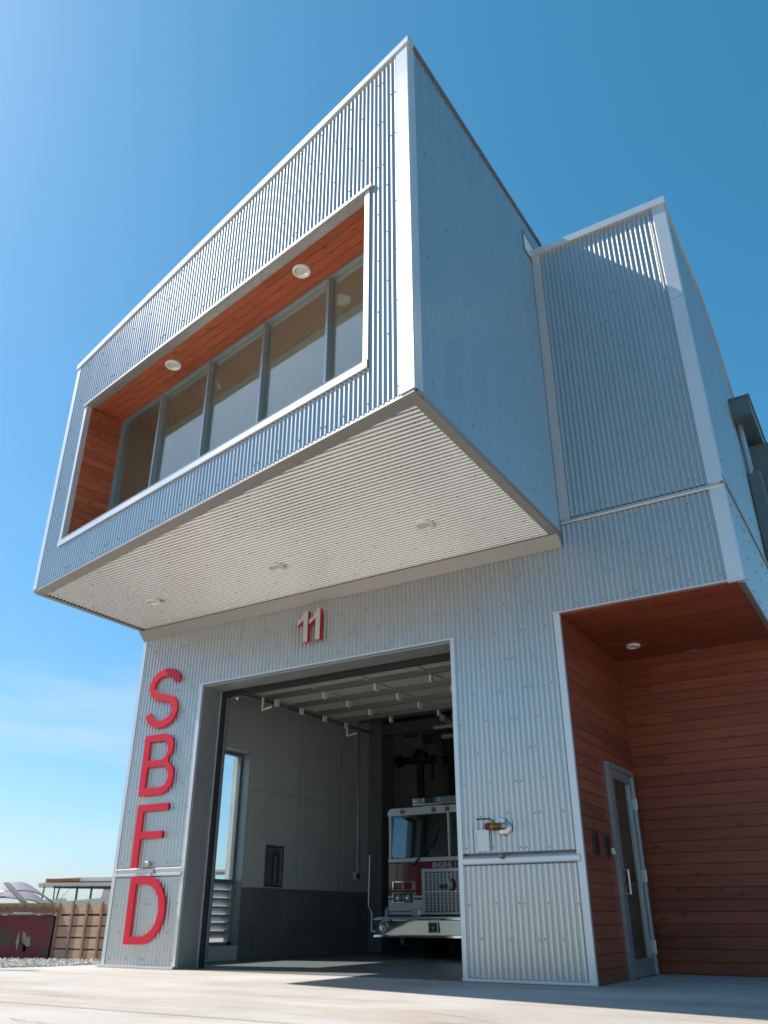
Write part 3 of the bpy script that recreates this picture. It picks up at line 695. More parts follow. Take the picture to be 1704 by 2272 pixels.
# ------------------------------------------------------------------ sign letters
def outline(name, loops, y, depth, mats, label, cat, group, base, side=False):
    cu = bpy.data.curves.new(name, 'CURVE'); cu.dimensions = '2D'; cu.fill_mode = 'BOTH'; cu.extrude = depth/2
    for lp in loops:
        sp = cu.splines.new('POLY'); sp.points.add(len(lp) - 1); sp.use_cyclic_u = True
        for i, (x, z) in enumerate(lp): sp.points[i].co = (x - base[0], z - base[1], 0, 1)
    tmp = bpy.data.objects.new("tmp", cu); COL.objects.link(tmp)
    tmp.rotation_euler = (math.pi/2, 0, 0); tmp.location = (base[0], y, base[1])
    dg = bpy.context.evaluated_depsgraph_get(); dg.update()
    me = bpy.data.meshes.new_from_object(tmp.evaluated_get(dg)); me.name = name
    bpy.data.objects.remove(tmp); 
    me.transform(Matrix.Rotation(math.pi/2, 4, 'X'))
    o = bpy.data.objects.new(name, me); COL.objects.link(o); o.location = (base[0] + (.045 if name == "sign_letter" else 0), y, base[1])
    me.materials.clear()
    for mm in mats: me.materials.append(mm)
    for p in me.polygons:
        p.use_smooth = False
        p.material_index = 1 if (len(mats) > 1 and abs(p.normal.y) < .5) else 0
    if label: tag(o, label, cat, group)
    return o
def arc(cx, cz, rx, rz, a0, a1, n=14): return [(cx + rx*math.cos(math.radians(a0 + (a1 - a0)*i/n)), cz + rz*math.sin(math.radians(a0 + (a1 - a0)*i/n))) for i in range(n + 1)]
def stroke(pts, w, hw=None):
    L = []; Rr = []
    for i, p in enumerate(pts):
        a = pts[max(i - 1, 0)]; b = pts[min(i + 1, len(pts) - 1)]; dx, dz = b[0] - a[0], b[1] - a[1]; q = math.hypot(dx, dz); nx, nz = -dz/q, dx/q
        L.append((p[0] + nx*w/2, p[1] + nz*w/2)); Rr.append((p[0] - nx*w/2, p[1] - nz*w/2))
    return L + Rr[::-1]
SW = .108; GR = "red letters down the left pillar"; YL = -.072
# S
x0, x1, z0, z1 = .245, .885, 3.065, 3.95
cx = (x0 + x1)/2; rx = (x1 - x0)/2 - SW/2; rz = (z1 - z0)/4 - SW/4 - .0; zt = z1 - SW/2 - rz; zbm = z0 + SW/2 + rz
pts = arc(cx + .01, zt, rx*.98, rz, 8, 235, 22) + [(cx + .02, (z0 + z1)/2 + .0)] + arc(cx - .0, zbm, rx, rz, 55, -172, 22)
outline("sign_letter", [stroke(pts, SW)], YL, .036, [REDP], "large red letter S, topmost of the letters down the left pillar", "sign letter", GR, (cx, z0))
# B
x0, z0, z1 = .31, 2.13, 2.975; zm = 2.56
def dloop(x0, z0, z1, xr, r0): return [(x0, z0)] + [(xr - (z1 - z0)/2*r0, z0)] + arc(xr - (z1 - z0)/2*r0, (z0 + z1)/2, (z1 - z0)/2*r0, (z1 - z0)/2, -90, 90, 16)[1:] + [(x0, z1)]
outer = [(x0, z0), (.70, z0)] + arc(.70, 2.36, .255, .23, -90, 62, 14)[1:] + arc(.66, 2.78, .235, .195, -48, 90, 12) + [(x0, z1)]
h1 = dloop(x0 + SW, z0 + SW*.92, zm - SW*.38, .955 - SW, .85); h2 = dloop(x0 + SW, zm + SW*.45, z1 - SW*.92, .895 - SW, .8)
outline("sign_letter", [outer, h1[::-1], h2[::-1]], YL, .036, [REDP], "large red letter B, below the S on the left pillar", "sign letter", GR, (.6, z0))
# F
x0, z0, z1 = .335, 1.195, 2.01
outline("sign_letter", [[(x0, z0), (x0 + SW + .01, z0), (x0 + SW + .01, 1.56), (.865, 1.56), (.865, 1.65), (x0 + SW + .01, 1.65), (x0 + SW + .01, z1 - .09), (.92, z1 - .09), (.92, z1), (x0, z1)]], YL, .036, [REDP], "large red letter F, its foot on the metal band of the left pillar", "sign letter", GR, (.6, z0))
# D
x0, z0, z1 = .375, .272, 1.078
outer = [(x0, z0), (.66, z0)] + arc(.66, (z0 + z1)/2, .405, (z1 - z0)/2, -90, 90, 22)[1:] + [(x0, z1)]
inner = [(x0 + SW, z0 + .09), (.65, z0 + .09)] + arc(.65, (z0 + z1)/2, .405 - SW + .01, (z1 - z0)/2 - .09, -90, 90, 22)[1:] + [(x0 + SW, z1 - .09)]
outline("sign_letter", [outer, inner[::-1]], YL, .036, [REDP], "large red letter D, below the metal band near the ground", "sign letter", GR, (.65, z0))
# 11
NUMF = mat("number_face", (.52, .50, .46), .45)
for i, (xl, lab) in enumerate(((3.08, "pale numeral 1 with red sides, the one nearer the red letters"), (3.285, "pale numeral 1 with red sides, the one nearer the entry porch"))):
    z0, z1 = 3.925, 4.365; xr = xl + .182
    lp = [(xr - .075, z0), (xr, z0), (xr, z1), (xr - .055, z1), (xl + .065, z1 - .10), (xl, z1 - .135), (xl, z1 - .20), (xr - .075, z1 - .125)]
    outline("sign_numeral", [lp], -.085, .06, [NUMF, REDP], lab, "sign numeral", "station number over the bay door", (xl + .1, z0))

# ------------------------------------------------------------------ small fittings
t = thing("wall_hydrant", "brass hose outlet with red cap on the right pier", "hose outlet", (5.88, -.03, 1.40))
m = MB(); m.lathe((5.94, -.02, 1.44), (0, -1, 0), [(.001, .012), (.075, .010), (.082, .0), (.082, -.01)], 24); m.build("escutcheon", STEELB, t)
m = MB(); m.cyl((5.93, -.03, 1.46), (5.90, -.10, 1.465), .045, 16); m.box(5.90, 5.975, -.10, -.035, 1.48, 1.535, ch=.01); m.build("collar", STEELB, t)
m = MB(); m.cyl((5.92, -.10, 1.445), (5.865, -.175, 1.445), .040, 14); m.ball((5.87, -.165, 1.445), .043, 0, 12); m.cyl((5.87, -.165, 1.445), (5.87, -.165, 1.515), .016, 10); m.build("valve_body", BRASS, t)
m = MB(); m.cyl((5.855, -.16, 1.445), (5.795, -.19, 1.445), .036, 14); m.cyl((5.80, -.19, 1.445), (5.785, -.197, 1.445), .028, 14, r2=.018); m.build("cap", mat("faded_red_cap", (.16, .022, .02), .5), t)
m = MB(); m.tube([(5.87, -.165, 1.505), (5.83, -.165, 1.525), (5.68, -.165, 1.525)], .008); m.build("lever", DARK, t)
t = thing("access_panel", "small square metal access panel below the brass hose outlet", "access panel", (5.675, -.03, 1.21))
m = MB()
for a, b, c, d in ((5.59, 5.76, 1.215, 1.230), (5.59, 5.76, 1.415, 1.430), (5.59, 5.605, 1.230, 1.415), (5.745, 5.76, 1.230, 1.415)): m.box(a, b, -.045, -.02, c, d)
m.build("frame", TRIM, t); m = MB(); m.box(5.605, 5.745, -.036, -.02, 1.230, 1.415); m.cyl((5.615, -.036, 1.32), (5.615, -.044, 1.32), .008, 8); m.build("door", GALV, t)
for x, zz, l in ((5.906, 1.155, "small round grey pipe stub on the band of the right pier"), (.70, 1.235, "small silver pipe stub on the band of the left pillar, beside the red F")):
    m = MB(); m.lathe((x, -.03, zz), (0, -1, .2), [(.001, .075), (.022, .070), (.030, .055), (.030, .02), (.018, .0), (.018, -.02)], 14)
    if x < 1: m.lathe((x - .03, -.05, zz + .01), (-.6, -.6, 0), [(.02, -.02), (.034, .01), (.034, .03), (.02, .045), (.001, .05)], 14); m.tube([(x + .06, -.03, zz - .02), (x + .065, -.03, zz - .14)], .010)
    tag(m.build("pipe_stub", STEELB if x < 1 else STEEL), l, "pipe stub")
for y, w, l in ((.375, .165, "dark recessed panel on the porch side wall, nearer the pier corner"), (.76, .16, "dark recessed panel on the porch side wall, nearer the glass door")):
    t = thing("wall_panel", l, "wall panel", (c_, y, 1.17), "dark panels beside the door")
    m = MB(); m.box(c_ - .005, c_ + .018, y - w/2, y + w/2, 1.165, 1.39, ch=.004); m.build("faceplate", mat("smoked_plate", (.035, .022, .02), .3), t)
    m = MB(); m.box(c_ + .018, c_ + .022, y - w/2 + .02, y + w/2 - .02, 1.19, 1.365); m.build("screen", mat("dark_screen", (.02, .016, .016), .12), t)
t = thing("card_reader", "tiny white card reader between dark panel and door frame", "card reader", (c_, .93, 1.2))
m = MB(); m.box(c_ - .003, c_ + .03, .905, .955, 1.20, 1.265, ch=.005); m.build("housing", WHITE, t); m = MB(); m.box(c_ + .03, c_ + .034, .915, .945, 1.235, 1.255); m.build("keypad", STEEL, t)
# unseen post added off frame to cast the thin shadow wedge on the apron
t = thing("shadow_caster", "unseen post added at the apron edge to cast a long shadow on the concrete", "shadow caster", (-1.02, -1.29, 0))
m = MB(); m.cyl((-1.02, -1.29, -.02), (-1.02, -1.29, 1.18), .06, 20); m.ball((-1.02, -1.29, 1.18), .06, 0, 14, (1, 1, .7)); m.build("post", YELLOW, t)

# inside the bay
t = thing("extinguisher_cabinet", "narrow recessed extinguisher cabinet on the inner left wall of the bay", "cabinet", (IX, 3.1, 1.05))
m = MB(); m.box(IX, IX + .03, 2.86, 2.90, 1.04, 1.68); m.box(IX, IX + .03, 3.30, 3.34, 1.04, 1.68); m.box(IX, IX + .03, 2.90, 3.30, 1.04, 1.075); m.box(IX, IX + .03, 2.90, 3.30, 1.645, 1.68); m.build("frame", STEELB, t)
m = MB(); m.box(IX, IX + .012, 2.90, 3.30, 1.075, 1.645); m.build("back", STEEL, t)
m = MB(); m.cyl((IX + .05, 3.1, 1.12), (IX + .05, 3.1, 1.5), .06, 14); m.ball((IX + .05, 3.1, 1.5), .06, 0, 10); m.build("extinguisher", mat("dark_cylinder", (.06, .05, .05), .35), t)
tag((lambda m: (m.box(IX, IX + .05, 5.55, 5.72, 1.22, 1.36, ch=.006), m.box(IX + .05, IX + .056, 5.59, 5.68, 1.25, 1.33, mi=1), m.build("socket_box", [PLASTER, DARK]))[-1])(MB()), "small grey socket box on the bay wall just above the dark wainscot", "socket box")
t = thing("hose_reel", "dark exhaust hose reel hanging above the fire engine cab", "hose reel", (.9, 7.0, 2.9))
m = MB(); m.cyl((.45, 7.0, 3.60), (1.35, 7.0, 3.58), .075, 14); m.cyl((.45, 7.0, 3.6), (.53, 7.0, 3.6), .12, 16); m.build("arm", DARK, t)
m = MB(); m.lathe((1.02, 7.0, 3.66), (0, 1, 0), [(.001, -.08), (.15, -.08), (.15, -.06), (.11, -.05), (.11, .05), (.15, .06), (.15, .08), (.001, .08)], 20); m.build("drum", DARK, t)
m = MB(); m.tube([(1.02, 7.0, 3.6), (1.00, 7.0, 3.3), (1.02, 7.0, 2.5)], .075, 12); m.tube([(1.30, 7.0, 3.5), (1.28, 7.0, 3.2)], .03); m.build("hose", DARK, t)
m = MB(); m.tube([(1.0, 7.0, 3.75), (1.0, 7.0, 4.2)], .03); m.tube([(.2 + IX, 7.0, 4.1), (1.0, 7.0, 3.78), (2.6, 7.0, 3.45)], .008); m.build("hanger", STEEL, t)

# overhead sectional door, rolled up under the ceiling
t = thing("sectional_door", "open sectional garage door rolled back overhead with hinges and struts", "garage door", (3.35, 2.2, 3.6))
STRUT = mat("strut_steel", (.11, .12, .115), .45, .3)
dz = 3.70; PANW = (3.44 - .82)/4
DOORP = mat("door_panel_paint", (.42, .40, .35), .5, var=.06)
for k in range(4):
    ya = .82 + k*PANW; yb = ya + PANW - .012
    m = MB(); m.box(a_ + .10, b_ - .05, ya, yb, dz, dz + .045)
    for q in (0, 1): m.box(a_ + .10, b_ - .05, ya if q == 0 else yb - .05, (ya + .05) if q == 0 else yb, dz - .022, dz)
    pn = m.build("panel", DOORP, t)
    m = MB(); m.prism([(0, 0), (.015, -.075), (.055, -.075), (.07, 0), (.06, 0), (.045, -.062), (.025, -.062), (.01, 0)], (a_ + .14, ya + PANW*.60, dz), (b_ - .06, ya + PANW*.60, dz), Y, Z)
    m.build("strut", STRUT, pn)
    m = MB()
    for xx in [a_ + .16 + j*.93 for j in range(5)]:
        m.box(xx, xx + .055, ya + .05, yb - .05, dz - .018, dz)
    m.build("stile", DOORP, pn)
    for xx in [a_ + .16 + j*.93 for j in range(5)]:
        m = MB(); m.box(xx + .012, xx + .040, yb - .045, yb + .045, dz - .125, dz - .022); m.build("hinge", WHITE, pn)
m = MB(); m.box(a_ + .10, b_ - .05, .795, .815, dz - .055, dz + .05); m.build("bottom_bar", WHITE, t)
for xx in (a_ + .06, b_ - .09):
    m = MB(); m.prism([(0, 0), (.05, 0), (.05, .012), (.012, .012), (.012, .07), (0, .07)], (xx, .42, dz - .10), (xx + .10*(1 if xx < 3 else -1), 4.3, dz - .10), X, Z)
    m.box(xx, xx + .05, .41, .45, .1, dz - .1)
    for yy, dr_ in ((1.35, 0), (2.9, 0), (4.0, 0)):
        m.tube([(xx + .02, yy, dz - .05), (xx + .02, yy, CZ)], .018, 6)
    m.build("track", STEEL, t)
for yy in (1.15, 3.5):
    m = MB(); m.tube([(a_ + .16, yy, dz - .05), (a_ + .16, yy, dz - .24), (a_ + .42, yy - .1, dz - .24)], .018, 6); m.build("bracket", WHITE, t)
m = MB(); m.cyl((a_ + .1, .56, 3.86), (b_ - .1, .56, 3.86), .045, 12); m.build("torsion_shaft", STEEL, t)
m = MB(); m.ball((a_ + .22, .5, 3.50), .04, 0, 10); m.cyl((a_ + .14, .46, 3.52), (a_ + .3, .46, 3.52), .018, 8); m.build("pulley", STEELB, t)

# wall-mounted duct unit on the right side
t = thing("wall_duct_unit", "grey green ventilation duct unit on the far right wall of the station", "duct unit", (d_, 4, 5))
m = MB(); m.box(d_ + .014, 9.05, 3.02, 7.5, 7.36, 7.67); m.box(d_ + .01, 9.07, 3.00, 7.5, 7.665, 7.69); m.build("hood", DUCT, t)
m = MB(); m.cyl((8.83, 3.32, 6.50), (8.815, 3.32, 7.38), .047, 18); m.build("pipe", ALU, t)
m = MB(); m.box(d_ + .02, 8.955, 3.28, 5.2, 5.15, 6.55, ch=.01); m.box(8.80, 8.95, 3.26, 3.28, 5.25, 5.27); m.build("cabinet", DUCT, t)
m = MB(); m.box(8.80, 9.14, 3.75, 7.2, 5.4, 7.2, ch=.01); m.build("cabinet", DUCT, t)
m = MB()
for y in (3.75, 5.05): m.box(IX, IX + .004, y, y + .012, 1.02, CZ)
m.box(IX, IX + .004, 2.36, 6.05, 2.52, 2.53); m.build("wall_seam", mat("seam_filler", (.34, .34, .31), .9), FS)
m = MB(); m.tube([(IX + .03, 5.63, 1.36), (IX + .03, 5.63, CZ)], .014, 8)
tag(m.build("conduit", STEELB), "thin steel conduit rising from the socket box up the bay wall", "conduit")
print("FITTINGS OK")
# ------------------------------------------------------------------ fire engine
ex, ye, hw = 3.02, 4.30, 1.18
T = thing("fire_engine", "red and white fire engine parked nose out inside the bay", "fire engine", (ex, ye + 3, 0))
def bx(name, mats, *boxes, parent=T, ch=.0, label=None):
    m = MB()
    for b in boxes: m.box(*b[:6], mi=(b[6] if len(b) > 6 else 0), ch=ch)
    return m.build(name, mats, parent, label)
# cab: rounded body section extruded back
def cabprof(x0, x1, z0, z1, r, n=5):
    return [(x0, z0), (x1, z0)] + [(x1 - r + r*math.cos(a), z1 - r + r*math.sin(a)) for a in [i*math.pi/2/n for i in range(n + 1)]] + [(x0 + r - r*math.sin(a), z1 - r + r*math.cos(a)) for a in [i*math.pi/2/n for i in range(n + 1)]]
m = MB()
L_, R_ = ex - hw, ex + hw
# lower shell (front) up to windshield
m.box(L_, R_, ye, ye + 2.3, .62, .86, 0, ch=.012)
m.build("lower_cab", WHTE, T)
bx("cab_body", [REDE], (L_ + .0, R_ - .0, ye + .0, ye + 2.3, .865, 1.415), ch=.014, label="dark red band of the cab")
m = MB(); m.box(L_, R_, ye, ye + .10, 1.418, 1.485, ch=.01); m.box(L_, R_, ye + .1, ye + 2.3, 1.418, 1.47)
m.box(L_, L_ + .05, ye + .02, ye + .14, 1.485, 2.19, ch=.015); m.box(R_ - .05, R_, ye + .02, ye + .14, 1.485, 2.19, ch=.015)
m.box(ex - .018, ex + .018, ye + .005, ye + .06, 1.485, 2.19)
m.box(L_, L_ + .04, ye + .9, ye + 2.3, 1.47, 2.19); m.box(R_ - .04, R_, ye + .9, ye + 2.3, 1.47, 2.19)
m.build("window_pillars", WHTE, T)
m = MB(); m.prism(cabprof(L_, R_, 2.165, 2.285, .085), (0, ye - .01, 0), (0, ye + 2.3, 0), X, Z, 0, False)
m.build("cab_roof", WHTE, T)
for s in (-1, 1):
    m = MB(); xa, xb = (ex - hw + .055, ex - .024) if s < 0 else (ex + .024, ex + hw - .055)
    n = 5; r = .09; pr = []
    for cx, cz, a0 in ((xb - r, 2.16 - r, 0), (xa + r*.6, 2.16 - r, 90), (xa + r*.6, 1.495 + r, 180), (xb - r, 1.495 + r, 270)):
        pr += [(cx + (r if cx > (xa + xb)/2 else r*.6)*math.cos(math.radians(a0 + k*90/n)), cz + r*math.sin(math.radians(a0 + k*90/n))) for k in range(n + 1)]
    m.prism(pr, (0, ye + .030, 0), (0, ye + .036, 0), X, Z)
    m.v = [(x_, y_ + (z_ - 1.49)*.075, z_) for x_, y_, z_ in m.v]; ws = m.build("windshield", GLASS_W, T, fixn=True)
    m = MB(); wx = ex - .55 if s < 0 else ex + .6
    m.tube([(wx, ye - .02, 1.45), (wx - .14, ye - .035, 1.36), (wx + .02, ye - .02, 1.50), (wx + .30, ye + .01, 1.80)], .010, 6); m.tube([(wx + .22, ye + .01, 1.62), (wx + .33, ye + .01, 1.98)], .010, 6); m.build("wiper", DARK, T)
bx("cab_interior", [GRIL], (L_ + .05, R_ - .05, ye + 1.2, ye + 1.25, 1.47, 2.16), (L_ + .06, R_ - .06, ye + .07, ye + .5, 1.47, 1.53), (ex - .72, ex - .32, ye + .75, ye + .9, 1.47, 2.0), (ex + .32, ex + .72, ye + .75, ye + .9, 1.47, 2.0))
# stripes
for q0_, q1_ in ((L_ - .002, ex - .50), (ex + .50, R_)):
    bx("stripe", [WHTE], (q0_, q1_, ye - .004, ye, .875, .905))
    for z_ in (.845, .668): bx("stripe", [REDE], (q0_, q1_, ye - .004, ye, z_, z_ + .013))
# grille
gx0, gx1, gz0, gz1 = ex - .51, ex + .51, .63, 1.305
m = MB(); 
m.box(gx0, gx0 + .055, ye - .03, ye, gz0, gz1 - .0); m.box(gx1 - .055, gx1, ye - .03, ye, gz0, gz1); m.box(gx0 + .055, gx1 - .055, ye - .03, ye, gz1 - .05, gz1)
m.box(gx0 + .055, gx1 - .055, ye - .03, ye, .955, .972); m.box(gx0 + .055, gx1 - .055, ye - .03, ye, gz0, gz0 + .03)
gr = m.build("grille", STEELB, T)
bx("grille_backing", [GRIL], (gx0 + .03, gx1 - .03, ye - .012, ye - .004, gz0 + .01, gz1 - .02), parent=gr)
m = MB()
nx = 13
for i in range(1, nx): x = gx0 + .055 + (gx1 - gx0 - .11)*i/nx; m.box(x - .009, x + .009, ye - .026, ye - .014, gz0 + .03, gz1 - .05)
nz = 21
for i in range(1, nz):
    z = gz0 + .03 + (gz1 - gz0 - .08)*i/nz; m.box(gx0 + .055, gx1 - .055, ye - .024, ye - .012, z - .0055, z + .0055)
m.build("grille_mesh", STEELB, gr)
# emblem on the grille: a swoosh between two curved blades over small dark lettering
def emb(name, loops, y, dep, mm, base):
    o = outline(name, loops, y, dep, [mm], None, None, None, base); o.parent = gr; o.location = Vector((base[0], y, base[1])); return o
ec = (ex + .02, 1.055)
emb("emblem", [stroke(arc(ec[0], ec[1], .055, .085, -80, 75, 10), .026)], ye - .036, .012, GRIL, ec)
emb("emblem", [stroke(arc(ec[0] + .025, ec[1] + .005, .065, .095, -70, 60, 10), .016)], ye - .037, .012, REDL, ec)
emb("emblem", [stroke(arc(ec[0] - .085, ec[1] + .01, .07, .075, -60, 50, 10), .030)], ye - .038, .012, WHTE, ec)
for k, ch_ in enumerate("FFA"):
    x = ec[0] - .19 + k*.05; z = 1.0 - .005
    if ch_ == "F": lp = [(x, z), (x + .014, z), (x + .014, z + .025), (x + .034, z + .025), (x + .034, z + .037), (x + .014, z + .037), (x + .014, z + .052), (x + .042, z + .052), (x + .042, z + .064), (x, z + .064)]
    else: lp = [(x, z), (x + .014, z), (x + .018, z + .018), (x + .03, z + .018), (x + .034, z), (x + .048, z), (x + .032, z + .064), (x + .016, z + .064)]
    emb("emblem_letter", [lp], ye - .038, .012, GRIL, (x, z))
# lettering
def textobj(s, size, loc, mm, parent, name, wscale=1.0):
    cu = bpy.data.curves.new("t", 'FONT'); cu.body = s; cu.size = size; cu.extrude = .002; cu.offset = size*.018
    tmp = bpy.data.objects.new("t", cu); COL.objects.link(tmp); dg = bpy.context.evaluated_depsgraph_get(); dg.update()
    me = bpy.data.meshes.new_from_object(tmp.evaluated_get(dg)); bpy.data.objects.remove(tmp); me.name = name
    me.transform(Matrix.Scale(wscale, 4, (1, 0, 0))); me.transform(Matrix.Rotation(math.pi/2, 4, 'X')); me.materials.clear(); me.materials.append(mm)
    o = bpy.data.objects.new(name, me); COL.objects.link(o); o.parent = parent; o.location = Vector(loc) - ROOTLOC.get(parent.name, Vector((0, 0, 0))); return o
textobj("ENGINE", .112, (2.705, ye - .006, 1.322), WHTE, T, "engine_lettering", .92); textobj("11", .112, (3.105, ye - .006, 1.322), WHTE, T, "engine_number", .92)
# marker lights
for x in (ex - .88, ex - .26, ex, ex + .26, ex + .88):
    m = MB(); m.ball((x, ye - .012, 2.225), .034, 0, 12, (1, .5, .62)); ml = m.build("marker_light", AMBER, T)
    m = MB(); m.lathe((x, ye - .006, 2.225), (0, -1, 0), [(.046, -.004), (.046, .006), (.034, .008)], 14); m.build("bezel", GRIL, ml)
# headlights
for s in (-1, 1):
    xa = ex - 1.065 if s < 0 else ex + 1.065 - .395; xb = xa + .395
    for z0, z1, kind in ((.990, 1.122, 'turn'), (.800, .955, 'head')):
        m = MB(); m.box(xa, xb, ye - .045, ye, z0, z0 + .012); m.box(xa, xb, ye - .045, ye, z1 - .012, z1); m.box(xa, xa + .014, ye - .045, ye, z0 + .012, z1 - .012); m.box(xb - .014, xb, ye - .045, ye, z0 + .012, z1 - .012)
        m.box((xa + xb)/2 - .006, (xa + xb)/2 + .006, ye - .04, ye, z0 + .012, z1 - .012)
        h = m.build("headlight" if kind == 'head' else "signal_light", CHROME, T)
        m = MB(); m.box(xa + .014, xb - .014, ye - .014, ye - .006, z0 + .012, z1 - .012); m.build("housing", GRIL, h)
        for q in (0, 1):
            cx = xa + (.105 if q == 0 else .29)
            if kind == 'head':
                m = MB(); m.lathe((cx, ye - .012, (z0 + z1)/2), (0, -1, 0), [(.012, -.0), (.035, .006), (.058, .022), (.062, .026)], 18); m.ball((cx, ye - .018, (z0 + z1)/2), .016, 0, 10); m.build("lamp", CLEARL, h)
            else:
                m = MB(); m.box(cx - .07, cx + .07, ye - .032, ye - .012, z0 + .028, z1 - .028, ch=.006); m.build("lens", (REDL if (q == 1) == (s < 0) else AMBER), h)
# bumper
m = MB(); yb_ = ye - .50
bl, br_ = ex - 1.13, ex + 1.13
prof = []
m.prism([(.022, .335), (.08, .335), (.08, .545), (.0, .545)], (bl, yb_, 0), (br_, yb_, 0), Y, Z)
m.prism([(0, .0), (-.012, .012), (-.012, .03), (.02, .035), (.05, .035), (.05, .0)], (bl - .01, yb_, .54), (br_ + .01, yb_, .54), Y, Z)
m.prism([(0, .0), (-.014, -.006), (-.014, -.03), (.02, -.034), (.05, -.034), (.05, .0)], (bl - .01, yb_, .335), (br_ + .01, yb_, .335), Y, Z)
m.box(bl, bl + .05, yb_ + .06, ye, .335, .545); m.box(br_ - .05, br_, yb_ + .06, ye, .335, .545)
bp_ = m.build("bumper", CHROME, T)
m = MB(); m.box(bl + .02, br_ - .02, yb_ + .03, ye + .02, .575, .588)
for i in range(46):
    for j in range(7):
        x = bl + .06 + i*.048 + (j % 2)*.024; y = yb_ + .07 + j*.06; m.box(x - .014, x + .014, y - .006, y + .006, .588, .593)
m.build("tread_plate", STEELB, bp_)
m = MB(); m.lathe((bl + .17, yb_, .445), (0, -1, 0), [(.09, .0), (.085, .014), (.07, .016), (.062, .004), (.03, -.004), (.001, .004)], 24); m.build("siren_light", STEELB, bp_)
m = MB(); x0, x1, z0, z1 = 2.88, 3.055, .365, .522
for b in ((x0, x1, z0, z0 + .016), (x0, x1, z1 - .016, z1), (x0, x0 + .016, z0 + .016, z1 - .016), (x1 - .016, x1, z0 + .016, z1 - .016)): m.box(b[0], b[1], yb_ - .02, yb_, b[2], b[3])
sp = m.build("siren_speaker", STEELB, bp_)
bx("horn_mouth", [GRIL], (x0 + .016, x1 - .016, yb_ - .006, yb_ - .001, z0 + .016, z1 - .016), parent=sp)
m = MB(); cx, cz = (x0 + x1)/2, (z0 + z1)/2; m.cyl((cx, yb_ - .018, cz), (cx, yb_ - .004, cz), .024, 14); m.box(cx - .004, cx + .004, yb_ - .016, yb_ - .006, z0 + .016, cz - .02); m.box(x0 + .016, cx - .02, yb_ - .016, yb_ - .006, cz - .004, cz + .004); m.build("horn_driver", STEEL, sp)
bx("tow_box", [STEELB], (2.34, 2.50, ye - .10, ye - .01, .60, .70), (2.46, 2.48, ye - .11, ye - .10, .61, .69), ch=.006)
m = MB(); m.tube([(1.80, yb_ + .05, .375), (1.80, yb_ + .05, .66), (1.735, yb_ + .05, .76), (1.757, yb_ + .05, 1.52)], .011, 8); m.box(1.79, bl + .01, yb_ + .04, yb_ + .07, .37, .40); m.build("guide_rod", STEELB, T)
m = MB(); m.lathe((1.985, yb_ + .22, .575), (0, 0, 1), [(.04, 0), (.042, .10), (.018, .14), (.018, .165), (.001, .165)], 14); m.build("bottle", BLUEL, bp_)  # small bluish bottle standing on the bumper, not a lamp
# light bar
SMOKE = mat("smoked_lens", (.05, .055, .06), .15)
m = MB(); m.box(ex - .84, ex + .84, ye + .28, ye + .56, 2.35, 2.375); m.box(ex - .60, ex - .5, ye + .35, ye + .5, 2.285, 2.35); m.box(ex + .5, ex + .6, ye + .35, ye + .5, 2.285, 2.35); lb = m.build("light_bar", STEELB, T)
for i, (xa, xb, mm) in enumerate(((-.84, -.60, CLEARL), (-.59, -.40, SMOKE), (-.39, -.28, CLEARL), (-.27, -.05, BLUEL), (-.04, .06, CLEARL), (.07, .30, BLUEL), (.31, .42, CLEARL), (.43, .60, REDL), (.61, .84, CLEARL))):
    m = MB(); m.box(ex + xa, ex + xb, ye + .27, ye + .57, 2.376, 2.472, ch=.012); m.build("lens", mm, lb)
bx("roof_vent", [WHTE], (ex - .58, ex - .20, ye + .15, ye + .6, 2.285, 2.325), ch=.01)
# sides, wheels, rear body
for s in (-1, 1):
    xs = L_ if s < 0 else R_
    m = MB(); m.box(xs - .006, xs + .006, ye + .35, ye + 1.05, .70, 1.42) if False else m.box(xs - .008, xs + .008, ye + .35, ye + 1.05, .90, 1.40, ch=.0)
    m.build("cab_door", REDE, T)
    for yw in (ye + 1.35, ye + 5.4):
        m = MB(); xo = L_ + .02 if s < 0 else R_ - .32
        m.lathe((xo, yw, .48), (1, 0, 0), [(.20, .02), (.40, .0), (.465, .03), (.48, .08), (.48, .22), (.465, .27), (.40, .30), (.20, .28)], 32); wh = m.build("wheel", TYRE, T)
        m = MB(); m.lathe((xo, yw, .48), (1, 0, 0), [(.001, .05), (.12, .05), (.14, .10), (.26, .09), (.28, .02)] if s < 0 else [(.001, .25), (.12, .25), (.14, .20), (.26, .21), (.28, .28)], 24); m.build("rim", CHROME, wh)
bx("mud_flap", [STEEL], (L_ + .12, L_ + .17, ye + .2, ye + .25, .18, .33), (L_ + .1, R_ - .1, ye + .55, ye + .7, .30, .55))
bx("chassis", [GRIL], (L_ + .35, R_ - .35, ye + .1, ye + 6.6, .32, .62), (L_ + .2, R_ - .2, ye + 1.30, ye + 1.40, .42, .54))
bx("rear_body", [REDE], (L_ + .02, R_ - .02, ye + 2.45, ye + 6.8, .62, 2.15), ch=.02)
for s in (-1, 1):
    for j in range(3): bx("locker_door", [STEELB], ((L_ + .008) if s < 0 else (R_ - .02), (L_ + .02) if s < 0 else (R_ - .008), ye + 2.6 + j*1.35, ye + 3.8 + j*1.35, .95, 2.0))
print("ENGINE OK")

